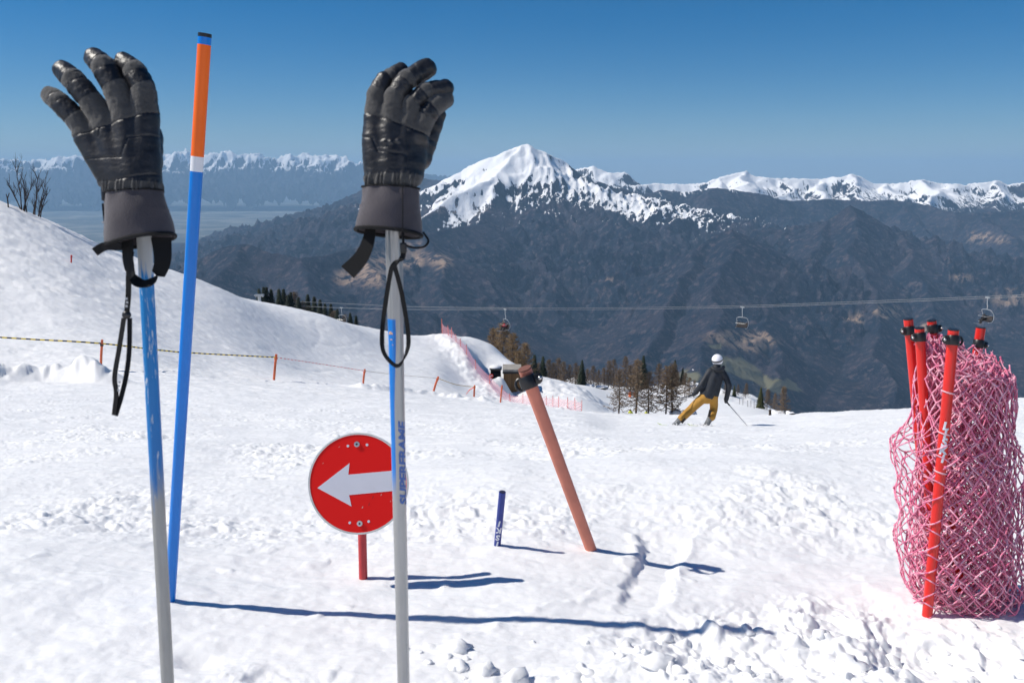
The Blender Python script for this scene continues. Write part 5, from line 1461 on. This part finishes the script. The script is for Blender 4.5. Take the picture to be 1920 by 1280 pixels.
for px, pb, pt, lab, Y in ((943,700,600,'tall golden bare larch below the chair with red-jacketed riders',166),(962,705,622,'golden bare larch just right of the tallest one behind the roof drift',160),(926,690,612,'thin sparse larch at the left end of the golden larches',170),(985,705,640,'shorter golden larch at the right end of the golden group',158),(973,705,655,'low golden larch close behind the roof drift',156)):
    tree('g', px, pb, pt, lab, GB, Y, 1.15)
GS = 'trees along the far side of the lower piste'
for px, pb, pt, lab in ((1002,700,664,'dark spruce, first one right of the golden larches'),(1018,702,667,'dark spruce, second one right of the golden larches'),(1091,716,674,'dark spruce standing among brown larches above the tracked mound')):
    tree('s', px, pb, pt, lab, GS, 215)
ORD = 'first second third fourth fifth sixth seventh eighth ninth tenth eleventh twelfth thirteenth fourteenth fifteenth sixteenth seventeenth'.split()
row = 'brown larch in the dense row above the tracked mound, %s from the left'
for i, (px, pb, pt) in enumerate(((1010,700,678),(1029,703,672),(1038,705,678),(1047,707,669),(1057,709,676),(1068,711,682),(1079,714,679),(1085,715,684),(1101,718,690),(1112,720,684),(1122,722,692),(1132,724,688))):
    tree('l', px, pb, pt, row % ORD[i], 'brown larches in a dense row', 225+rnd.uniform(-6, 12), 1.1)
for k, px, pb, pt, lab in (
  ('l',1141,731,674,'left of two thin-trunked larches at the edge of the lower piste'),('l',1150,732,672,'right of two thin-trunked larches at the edge of the lower piste'),
  ('l',1161,724,690,'small larch between the thin-trunked pair and the tall larches'),('l',1172,727,666,'tall brown larch standing behind the orange padded trunks'),
  ('l',1181,744,682,'larch whose trunk wears the left orange pad'),('l',1190.5,745,676,'larch whose trunk wears the right orange pad'),
  ('l',1195,722,670,'brown larch crown close behind the tall dark spruce'),('s',1205,729,665,'tallest dark spruce beside the lower piste'),('l',1217,722,694,'small larch right of the tallest dark spruce'),
  ('l',1234,743,679,'lone larch with a clear trunk on the white clearing'),('l',1250,722,683,'round brown larch behind the white clearing'),('s',1264,727,674,'slim green spruce above the larch with bare stem'),('l',1261,722,678,'pale larch behind the slim green spruce'),
  ('l',1268,745,696,'larch with dark bare stem in front of the slim spruce'),('s',1279,727,689,'small dark spruce left of the skier'),('l',1284,742,697,'larch just left of the skier, upper one'),('l',1292,748,706,'thin larch just left of the skier, lower one'),('l',1301,747,712,'larch bush partly behind the skier'),
  ('l',1360,747,716,'brown larch just right of the skier'),('y',1376,748,722,'low yellowish spruce right of the skier'),('l',1383,747,720,'thin larch beside the low yellowish spruce'),('l',1398,750,717,'pale pointed larch right of the skier'),
  ('y',1425,766,725,'light green spruce right of the skier'),('l',1438,768,728,'pale larch touching the light green spruce'),('l',1452,770,736,'faint larch behind the snowy boulder'),('l',1467,776,737,'rusty larch before the snowy boulder at the piste edge')):
    tree(k, px, pb, pt, lab, GS)
ORPAD = simple('orange_safety_pad', (0.85, 0.16, 0.03), 0.6, var=0.1)
for px, lab in ((1181,'left orange safety pad wrapped round a larch trunk'),(1190.5,'right orange safety pad wrapped round a larch trunk')):
    g = gat(px, 745); mb = MB(); hh = 9*g.y/FPX; rr2 = 2.6*g.y/FPX
    mb.tube([g-Vector((0, 0, 0.3)), g+Vector((0, 0, hh*0.3)), g+Vector((0, 0, hh*0.95)), g+Vector((0, 0, hh))], [rr2, rr2*1.05, rr2, rr2*0.85], 14)
    tag(mb.build('trunk_pad', ORPAD), lab, 'pad', 'orange trunk pads')
LS = 'dark spruces behind the left crest'
for i, (px, pb, pt) in enumerate(((486,553,540),(495,556,537),(500,558,536),(509,562,541),(524,566,540),(532.5,568,540),(541,570,551),(546,572,547),(560,575,556),(578,578,551),(590,582,555),(601,587,560),(610,590,568),(621,593,568),(633,597,578),(657,603,585),(668,606,591))):
    tree('s', px, pb, pt, 'dark spruce in the row above the left snow crest, %s from the left' % ORD[i], LS, 225+rnd.uniform(-8, 10), 1.05)
for i, (px, pt) in enumerate(((538,552),(553,545),(569,562),(627,580),(645,588))):
    tree('l', px, 580, pt, 'brown bare larch among the spruces above the left crest, %s from the left' % ORD[i], 'bare larches behind the left crest', 230, 1.3)
tree('l', 356, 530, 498, 'brown bush top at the crest just right of the blue slalom pole', GS, 84, 1.3)
# bare shrub on the left crest
def shrub(px, py, stems, label, Y, seed, grp):
    r = random.Random(seed); g = ground(px, py, Y); mb = MB()
    root = empty('bare_shrub', g); tag(root, label, 'shrub', grp); k = Y/FPX
    def grow(p, d, L, rad, depth, into):
        n = 5; pts = [p]; dd = d.copy()
        for i in range(n): dd = (dd+Vector((r.uniform(-.13, .13), r.uniform(-.13, .13), 0.06))).normalized(); pts.append(pts[-1]+dd*L/n)
        into.tube(pts, [rad*(1-0.75*i/n) for i in range(n+1)], 5 if depth < 2 else 3, cap=False)
        if depth < 3:
            for q in range(9 if depth == 0 else 5):
                t = r.uniform(0.22, 0.97); i = min(n-1, int(t*n)); b = pts[i].lerp(pts[i+1], t*n-i)
                sd = Vector((r.uniform(-1, 1), r.uniform(-1, 1), r.uniform(0.2, 0.9))).normalized()
                grow(b, (dd*0.75+sd*0.75).normalized(), L*r.uniform(0.22, 0.42), rad*0.42, depth+1, into)
    for dx, tx, ty in stems:
        mb = MB(); a = g+Vector((dx*k, r.uniform(-0.3, 0.3), -0.3)); a.z = Hs(a.x, a.y)-0.2; b = W(tx, ty, Y); grow(a, (b-a).normalized(), (b-a).length*0.88, 0.055, 0, mb)
        mb.build('stem', SHB, root, sharp=None)
SHB = simple('dark_bark', (0.050, 0.036, 0.030), 0.9, var=0.3, vscale=3)
YB = 68.0
shrub(47, 405, [(-3,33,299),(-1,52,327),(2,56,330),(5,44,345),(-6,22,333)], 'bare multi-stemmed shrub on the left crest, taller one', YB, 3, 'bare shrubs on the left crest')
shrub(66, 413, [(-4,60,345),(0,84,318),(3,78,335),(6,94,352),(8,92,372)], 'bare multi-stemmed shrub on the left crest, right one', YB+1, 5, 'bare shrubs on the left crest')
g = ground(15, 383, 66.5); mb = MB(); t = W(14, 372, 66.5); mb.tube([g-Vector((0, 0, 0.3)), t], [0.06, 0.05], 6); mb.tube([t, W(11.5, 364, 66.5)], [0.05, 0.03], 6); mb.tube([t, W(17.5, 362, 66.5)], [0.05, 0.03], 6)
tag(mb.build('forked_stake', SHB), 'small forked wooden stake at the far left crest', 'stake')
# snow-covered boulders and thin stakes near the right trees
m = NT('snowy_rock'); geo = m.node('ShaderNodeNewGeometry'); sx_ = m.node('ShaderNodeSeparateXYZ'); m.lk(geo.outputs['Normal'], sx_.inputs[0])
m.set('Base Color', m.mix(m.smooth(m.math('ADD', sx_.outputs[2], m.math('MULTIPLY', m.math('SUBTRACT', m.noise(m.coord(), 1.2, 4), 0.5), 0.9)), 0.25, 0.40), (0.05, 0.045, 0.04), (0.84, 0.85, 0.87))); m.set('Roughness', 0.8); SROCK = m.mat
for px, py, w_, h_, lab in ((1459,764,16,12,'snow-covered boulder with dark base at the right end of the trees'),(1482,774,10,8,'small snowy rock at the very edge of the drop, right of the boulder'),(1230,741,7,3,'dark stump in the white clearing'),(1105,722,10,5,'snowy hummock under the brown larches, left one'),(1128,728,12,6,'snowy hummock under the brown larches, right one'),(1270,712,14,10,'snowy knoll behind the slim spruce'),(1300,708,12,9,'snowy knoll beside the skier\'s shoulder')):
    g = gat(px, py+3); k = g.y/FPX; mb = MB(); mb.ball((0, 0, 0), 1.0, 16, 10); V = np.array(mb.v); n = fbm(V[:, 0]*1.5+px, V[:, 1]*1.5+V[:, 2], 3, 601)
    V = V*(1+0.4*n)[:, None]*np.array([w_*k, w_*k*0.8, h_*k])+np.array(g); mb.v = [tuple(v) for v in V]
    tag(mb.build('boulder', SROCK, sharp=None), lab, 'boulder', 'snowy boulders by the trees')
for i, (px, pb, pt) in enumerate(((1387,757,746),(1393,760,746),(1402,763,750),(1408,763,750),(1414,766,752),(1444,779,768))):
    g = gat(px, pb); mb = MB(); mb.tube([g-Vector((0, 0, 0.2)), W(px, pt, g.y)], 0.06, 6); tag(mb.build('thin_stake', SHB), 'thin dark stake in the snow right of the skier, %s from the skier' % ('first', 'second', 'third', 'fourth', 'fifth', 'sixth and farthest')[i], 'stake', 'thin stakes right of the skier')

# ------------------------------------------------------------------ chairlift
LIFTM = simple('lift_steel', (0.42, 0.44, 0.45), 0.4, 0.6); PAD = simple('seat_pad', (0.035, 0.028, 0.026), 0.6); CABM = simple('steel_cable', (0.28, 0.29, 0.30), 0.5, 0.4)
low = [(500,571,240),(640,577,200),(760,580,178),(947,580,152),(1150,580,149),(1392,576,146),(1600,569,136),(1852,559,125),(2000,552,118),(2400,530,100)]
upp = [(500,563,246),(640,569,206),(760,574.5,184),(947,577,158),(1150,577,155),(1392,573,152),(1600,565.5,142),(1852,555.5,131),(2000,548,124),(2400,526,106)]
for pts, lab in ((low, 'lower chairlift cable crossing in front of the dark mountains'), (upp, 'upper chairlift cable running just above the other one')):
    mb = MB(); mb.tube([Vector(tuple(p)) for p in spline([tuple(W(*p)) for p in pts], 10)], 0.038, 6); tag(mb.build('lift_cable', CABM), lab, 'cable', 'chairlift cables')
def chair(px, py, Y, yaw, label, sc=1.0):
    o = W(px, py, Y); root = empty('lift_chair', o); tag(root, label, 'chair', 'chairs of the chairlift')
    R = Matrix.Rotation(yaw, 3, 'Z')
    def T(x, y, z): return o+R @ (Vector((x, y, z))*sc)
    mb = MB(); mb.box(T(0, 0, 0.02), 0.75*sc, 0.2*sc, 0.22*sc, R); mb.build('cable_grip', LIFTM, root, smooth=False)
    mb = MB(); mb.tube([T(0, 0, 0), T(0, 0.02, -0.9), T(0, 0.15, -1.35), T(0, 0.1, -1.75)], 0.06*sc, 8); mb.build('hanger', LIFTM, root)
    mb = MB()
    mb.tube([T(-1.0, 0.1, -1.95), T(-0.6, 0.1, -1.78), T(0, 0.1, -1.75), T(0.6, 0.1, -1.78), T(1.0, 0.1, -1.95)], 0.05*sc, 8)
    for s_ in (-1, 1):
        mb.tube([T(s_*1.0, 0.1, -1.95), T(s_*1.05, 0.42, -2.5), T(s_*1.05, 0.45, -3.2), T(s_*1.0, 0.2, -3.6), T(s_*0.9, -0.35, -3.62)], 0.045*sc, 8)
    mb.build('bail_frame', LIFTM, root)
    mb = MB(); mb.box(T(0, -0.02, -3.42), 2.0*sc, 0.55*sc, 0.12*sc, R @ Matrix.Rotation(0.12, 3, 'X')); mb.build('seat', PAD, root, smooth=False)
    mb = MB(); mb.box(T(0, 0.32, -3.0), 2.0*sc, 0.10*sc, 0.62*sc, R @ Matrix.Rotation(-0.2, 3, 'X')); mb.build('backrest', PAD, root, smooth=False)
    mb = MB(); mb.tube([T(-0.9, 0.2, -2.5), T(-0.85, -0.6, -2.75), T(0.85, -0.6, -2.75), T(0.9, 0.2, -2.5)], 0.03*sc, 6); mb.build('safety_bar', LIFTM, root)
    return T
CT1 = chair(947, 580, 152, math.radians(-62), 'chairlift chair carrying riders in red, above the golden larches')
CT2 = chair(1392, 576, 146, math.radians(-38), 'empty chairlift chair hanging above and right of the skier')
CT3 = chair(1852, 558, 125, math.radians(-75), 'chairlift chair with a dark rider above the pink net')
CT0 = chair(640, 577, 200, math.radians(-30), 'chairlift chair sinking behind the left snow crest')
# machinery of the lift at the crest
g = ground(488, 560, 150); mo = W(486, 553, 150)
lm = empty('lift_machinery', Vector((mo.x, mo.y, g.z))); tag(lm, 'grey lift machinery just showing above the left crest', 'machinery')
k = 150/FPX; mb = MB(); mb.box(mo, 17*k, 0.8, 2.2*k, Matrix.Rotation(-0.03, 3, 'Y')); mb.build('beam', LIFTM, lm, smooth=False)
for dx in (-6, -2, 3, 7): mb = MB(); c = W(486+dx, 555, 149.8); mb.tube([c-Vector((0, .2, 0)), c+Vector((0, .2, 0))], 1.6*k, 12); mb.build('wheel', LIFTM, lm)
mb = MB(); mb.tube([Vector((mo.x, mo.y, g.z-1)), mo], 0.3, 8); mb.build('mast', LIFTM, lm)

# ------------------------------------------------------------------ people
def figure(fr, parts, h, mats, root, blend=3.0):
    """one continuous figure from chains in photograph pixels; faces split by the garment of the nearest chain"""
    allp = [p for _, c in parts for p in c]
    lo = np.array([min(p[i]-p[3] for p in allp) for i in range(3)])-3*h; hi = np.array([max(p[i]+p[3] for p in allp) for i in range(3)])+3*h
    P = np.stack(np.meshgrid(*[np.arange(lo[i], hi[i]+h, h) for i in range(3)], indexing='ij'), -1)
    F = None
    for _, c in parts:
        d, _t = sd_chain(P, c); F = d if F is None else smin(F, d, blend)
    v, q = surface_nets(F, lo, h); v = relax(v, q, 1, 0.4)
    n = np.cross(v[q[:, 2]]-v[q[:, 0]], v[q[:, 3]]-v[q[:, 1]]); 
    if n[np.argmax(v[q].mean(1)[:, 2])][2] < 0: q = q[:, ::-1]
    c = v[q].mean(1); best = None
    for i, (nm, ch) in enumerate(parts):
        d, _t = sd_chain(c, ch); best = np.stack([d]) if best is None else np.concatenate([best, d[None]])
    owner = np.argmin(best, 0); names = [p[0] for p in parts]
    for nm in dict.fromkeys(names):
        sel = np.isin(owner, [i for i, x in enumerate(names) if x == nm])
        if sel.any(): emit(nm, fr, v, q[sel], np.zeros(sel.sum(), int), [mats[nm]], root)
def body_mesh(name, fr, parts, h, mat, shrink=0.8, blend=3.0):
    allp = [p for _, c in parts for p in c]
    lo = np.array([min(p[i]-p[3] for p in allp) for i in range(3)])-3*h; hi = np.array([max(p[i]+p[3] for p in allp) for i in range(3)])+3*h
    P = np.stack(np.meshgrid(*[np.arange(lo[i], hi[i]+h, h) for i in range(3)], indexing='ij'), -1); F = None
    for _, c in parts:
        d, _t = sd_chain(P, [(a, b, z, r*shrink) for a, b, z, r in c]); F = d if F is None else smin(F, d, blend)
    v, q = surface_nets(F, lo, h); me = bpy.data.meshes.new(name); fast_mesh(me, fr.arr(v), q, True); return link(name, me, mat)
SKIN = simple('skin', (0.45, 0.27, 0.20), 0.6)
JACK = simple('navy_black_jacket', (0.012, 0.016, 0.024), 0.65, var=0.3, vscale=9, bump=0.5, bscale=14, bdist=0.02)
TROU = simple('mustard_trousers', (0.42, 0.215, 0.032), 0.75, var=0.15, vscale=8, bump=0.6, bscale=12, bdist=0.03)
HELM = simple('white_helmet', (0.82, 0.82, 0.86), 0.25); BOOT = simple('grey_ski_boot', (0.16, 0.17, 0.18), 0.45, var=0.5, vscale=12); GUS = simple('dark_gusset', (0.03, 0.025, 0.022), 0.8)
gk = gat(1326, 798); SY = 19.5; gk = ground(1326, 798, SY)
dpy = float(pix(np.array([gk.x]), np.array([gk.y]), np.array([gk.z]))[1][0])-797.5       # keep the boots on the snow
fs = Frame(1330, 740+dpy, SY)
def sh_(c): return [(x, y+dpy, z, r) for x, y, z, r in c]
SK = [('jacket', [(1344,684,0,7),(1342,693,0,9.5),(1339,704,1,11),(1334,718,1,11.5),(1330,731,1,12),(1328,737,0,12.5)]),
 ('jacket', [(1336,694,0,8),(1330,712,0,9),(1322,733,0,9.5)]), ('jacket', [(1350,694,0,8),(1345,714,0,9),(1339,735,0,9.5)]),
 ('jacket', [(1331,694,0,7),(1324,704,2,6.2),(1313,720,5,5.6),(1305,732,1,4.6)]),
 ('jacket', [(1353,694,0,7),(1361,706,2,6.0),(1366,721,5,5.4),(1362,744,1,4.4)]),
 ('glove', [(1304,733,0,4.0),(1300.5,737,-2,3.6)]), ('glove', [(1361.5,746,0,4.0),(1362,750.5,-2,3.4)]),
 ('trousers', [(1328,738,0,11),(1326,744,0,10.5)]),
 ('trousers', [(1321,741,0,9.5),(1308,754,-5,8.6),(1297,765,-6,7.8),(1286,774,-1,7.6),(1278,781,2,7.4)]),
 ('trousers', [(1337,743,0,9.2),(1340,755,-6,7.8),(1340,764,-7,7.4),(1336.5,773,-2,7.2),(1334,779,2,7.0)]),
 ('boot', [(1275,783,2,5.2),(1268,791,1,5.0),(1264,795,-6,3.8)]), ('boot', [(1331,781,2,5.4),(1326,791,1,5.2),(1323,796,-6,3.8)]),
 ('neck_warmer', [(1344.5,681,-1,6.0),(1345.5,676,-2,5.8)])]
SK = [(n, sh_(c)) for n, c in SK]
INNER = SK+[('head', sh_([(1346,672,-2,8.0),(1345,670,-1,8.0)]))]
sk = body_mesh('person', fs, INNER, 1.3, SKIN, 0.80, 2.0)
tag(sk, 'skier in dark jacket, mustard trousers and white helmet carving away', 'person')
SKM = {'jacket': JACK, 'trousers': TROU, 'glove': JACK, 'boot': BOOT, 'neck_warmer': JACK}
figure(fs, SK, 0.9, SKM, sk, 2.2)
# helmet with goggle strap
mb = MB(); hc = fs(1345.3, 671.8+dpy, -1.5); N = 22; RH = 11.0*fs.k
mb.ball(hc, RH, 22, 16, sc=(0.94, 1.08, 0.98)); he = mb.build('helmet', HELM, sk)
he_m = np.array([v.co[:] for v in he.data.vertices])
mb = MB(); tilt = Matrix.Rotation(math.radians(-14), 3, 'Y') @ Matrix.Rotation(math.radians(10), 3, 'X'); ring = []
for k in range(26): a = 2*PI*k/24; ring.append(hc+tilt @ Vector((RH*0.955*math.cos(a), RH*1.095*math.sin(a), 0.006)))
ribbon(mb, ring, 0.034, Vector((0, 0, 1)), 0.006); mb.build('goggle_strap', BLACKP, he)
for a, b in (((1283,781),(1276,789)), ((1330,765),(1327,778))):
    mb = MB(); ribbon(mb, [fs(a[0], a[1]+dpy, 8.5), fs((a[0]+b[0])/2, (a[1]+b[1])/2+dpy, 8.8), fs(b[0], b[1]+dpy, 8.2)], 4.2*fs.k, (CR+CU*0.7).normalized(), 0.03); mb.build('trouser_gusset', GUS, sk)
mb = MB()
hood = [fs(x, y+dpy, z) for x, y, z in ((1333,686,4),(1338,690,9),(1345,691,10),(1352,689,8),(1356,685,3))]
mb.tube(hood, [3.6*fs.k, 4.4*fs.k, 4.6*fs.k, 4.4*fs.k, 3.4*fs.k], 10); mb.build('hood', JACK, sk)
# skis and poles of the skier
SKIM = simple('pale_green_ski', (0.35, 0.42, 0.20), 0.35, var=0.3, vscale=3)
for c, lab in (((1267,796),'skier\'s outside ski under the left boot'), ((1324.5,797),'skier\'s inside ski under the right boot')):
    o = fs(c[0], c[1]+dpy+1.5, -2); d = Vector((-0.30, 0.92, -0.24)).normalized(); side = (Vector((1, 0.25, 0))-d*d.x).normalized(); side = (Matrix.Rotation(math.radians(38), 3, d) @ side).normalized()
    L = [-0.75, -0.5, 0.0, 0.6, 0.8, 0.9]; mb = MB(); pts = [o+d*l+Vector((0, 0, 0.06*max(0, l-0.7)/0.2)) for l in L]
    ribbon(mb, pts, [0.10, 0.085, 0.07, 0.09, 0.10, 0.04], side, 0.014); tag(mb.build('ski', SKIM), lab, 'ski', 'skis of the skier')
POLM = simple('grey_pole_shaft', (0.32, 0.33, 0.34), 0.4, 0.4)
for a, b, z, lab in (((1300,737),(1214,761),(-2,25),'skier\'s left ski pole trailing far to the left'), ((1362,750),(1402,799),(-2,12),'skier\'s right ski pole planted in the snow')):
    A = fs(a[0], a[1]+dpy, z[0]); B = fs(b[0], b[1]+dpy, z[1]); g = empty('ski_pole', B); tag(g, lab, 'ski pole', 'ski poles of the skier')
    mb = MB(); mb.tube([A, A+(B-A)*0.5, B], [0.011, 0.010, 0.007], 8); mb.build('shaft', POLM, g)
    mb = MB(); mb.tube([A-(B-A).normalized()*0.05, A+(B-A).normalized()*0.13], 0.018, 8); mb.build('grip', BLACKP, g)
    mb = MB(); q = A+(B-A)*0.94; dn = (B-A).normalized(); mb.tube([q-dn*0.008, q, q+dn*0.006], [0.012, 0.045, 0.012], 12); mb.build('basket', BLACKP, g)
# snow thrown up by the skis
mb = MB(); sr = random.Random(9)
for k in range(420):
    c = (1272+sr.gauss(2, 10), 797) if k % 2 else (1326+sr.gauss(-2, 12), 798)
    p = fs(c[0], c[1]+dpy-abs(sr.gauss(0, 3.2)), sr.uniform(-2, 12)); mb.ball(p, sr.uniform(0.004, 0.013), 4, 3)
for c, s_ in (((1271,797),14),((1325,798),16),((1300,801),22)):
    p = fs(c[0], c[1]+dpy+1.5, 3); mb.ball((p.x, p.y, p.z), s_*fs.k, 14, 8, sc=(1, 0.8, 0.20))
tag(mb.build('snow_spray', SNOW, sharp=None), 'snow sprayed up around the skier\'s boots', 'snow', kind='stuff')
# two people in yellow on the lower piste, beyond the brow
YEL = simple('yellow_green_jacket', (0.48, 0.50, 0.02), 0.7); DKT = simple('dark_trousers', (0.02, 0.02, 0.022), 0.8); DKH = simple('dark_helmet', (0.03, 0.03, 0.035), 0.4); REDJ = simple('red_jacket', (0.42, 0.012, 0.02), 0.7)
def standing(px, py_head, Y, label, lean=0.0, grp='people in yellow jackets'):
    g = ground(px, 780, Y); f = Frame(px, 700, Y); o = g
    k = 1.0/f.k
    _, gy = pix(np.array([g.x]), np.array([g.y]), np.array([g.z])); gy = float(gy[0]); u = k*0.0+1.72/f.k/100.
    def q(x, y, z, r): return (px+x*u+lean*(y/100.)*u*12, gy-y*u, z*u, r*u)
    prt = [('jacket', [q(0,86,0,10),q(0,74,0,13),q(0,60,0,12),q(0,50,0,12)]),('jacket', [q(-12,80,0,6),q(-19,65,2,5),q(-18,50,5,4)]),('jacket', [q(12,80,0,6),q(19,65,2,5),q(18,50,5,4)]),
           ('trousers', [q(-5,50,0,9),q(-8,28,0,7),q(-9,7,0,6)]),('trousers', [q(5,50,0,9),q(8,28,0,7),q(9,7,0,6)]),('boot', [q(-9,8,0,5.5),q(-9,3,-8,4)]),('boot', [q(9,8,0,5.5),q(9,3,-8,4)]),('helmet', [q(0,94,0,8.5),q(0,95,-1,8.5)])]
    r = body_mesh('person', f, prt, 2.6*u, SKIN, 0.8, 2*u); tag(r, label, 'person', grp)
    figure(f, prt, 2.0*u, {'jacket': YEL, 'trousers': DKT, 'boot': DKT, 'helmet': DKH}, r, 3*u)
standing(1182, 768, 118, 'upright person in yellow jacket, just right of the tracked mound', 0)
standing(1210, 772, 121, 'smaller bending person in yellow jacket beyond the brow', 0.8)
def seated(T, x, jk, label, short):
    """rider on a chair; T maps chair coordinates to the world"""
    o = T(x, 0, -3.3); f = Frame(*[float(v[0]) for v in pix(np.array([o.x]), np.array([o.y]), np.array([o.z]))], o.y)
    ex, ey, ez = (T(1, 0, 0)-T(0, 0, 0)), (T(0, 1, 0)-T(0, 0, 0)), Vector((0, 0, 1))
    def q(a, y, z, r):
        p = o+ex*a+ey*y+ez*z-f.o; return (f.px+p.dot(CR)/f.k, f.py-p.dot(CU)/f.k, p.dot(CT)/f.k, r/f.k)
    prt = [('jacket', [q(0,.12,.05,.19),q(0,.15,.3,.20),q(0,.1,.5,.17)]),('jacket', [q(-.2,.1,.5,.09),q(-.26,-.05,.25,.08),q(-.18,-.3,.2,.07)]),('jacket', [q(.2,.1,.5,.09),q(.26,-.05,.25,.08),q(.18,-.3,.2,.07)]),
           ('trousers', [q(-.1,.05,.02,.13),q(-.12,-.42,.02,.11),q(-.12,-.5,-.4,.09)]),('trousers', [q(.1,.05,.02,.13),q(.12,-.42,.02,.11),q(.12,-.5,-.4,.09)]),('boot', [q(-.12,-.5,-.42,.10),q(-.12,-.66,-.5,.08)]),('boot', [q(.12,-.5,-.42,.10),q(.12,-.66,-.5,.08)]),('helmet', [q(0,.06,.74,.13),q(0,.05,.76,.13)])]
    u = 0.045/f.k
    r = body_mesh('person', f, prt, u*1.2, SKIN, 0.8, 0.03/f.k); tag(r, label, 'person', 'riders on the chairlift')
    figure(f, prt, u, {'jacket': jk, 'trousers': DKT, 'boot': DKT, 'helmet': DKH}, r, 0.04/f.k)
    for s_ in (-1, 1):
        mb = MB(); c = o+ex*(0.12*s_)+ey*(-0.7)+ez*(-0.56); ribbon(mb, [c-ey*0.95+ez*0.1, c-ey*0.75, c+ey*0.7], [0.05, 0.09, 0.09], ex, 0.02)
        tag(mb.build('ski', POLM), '%s ski of the %s' % ('left' if s_ < 0 else 'right', short), 'ski', 'skis of the chairlift riders')
seated(CT1, -0.5, REDJ, 'rider in red jacket at the near end of the chair above the larches', 'red-jacketed chairlift rider')
seated(CT1, 0.25, simple('dark_red_jacket', (0.10, 0.01, 0.015), 0.7), 'rider in dark red jacket at the far end of the chair above the larches', 'dark red chairlift rider')
seated(CT3, -0.3, DKT, 'rider in black on the chair above the pink net', 'black-clad chairlift rider')
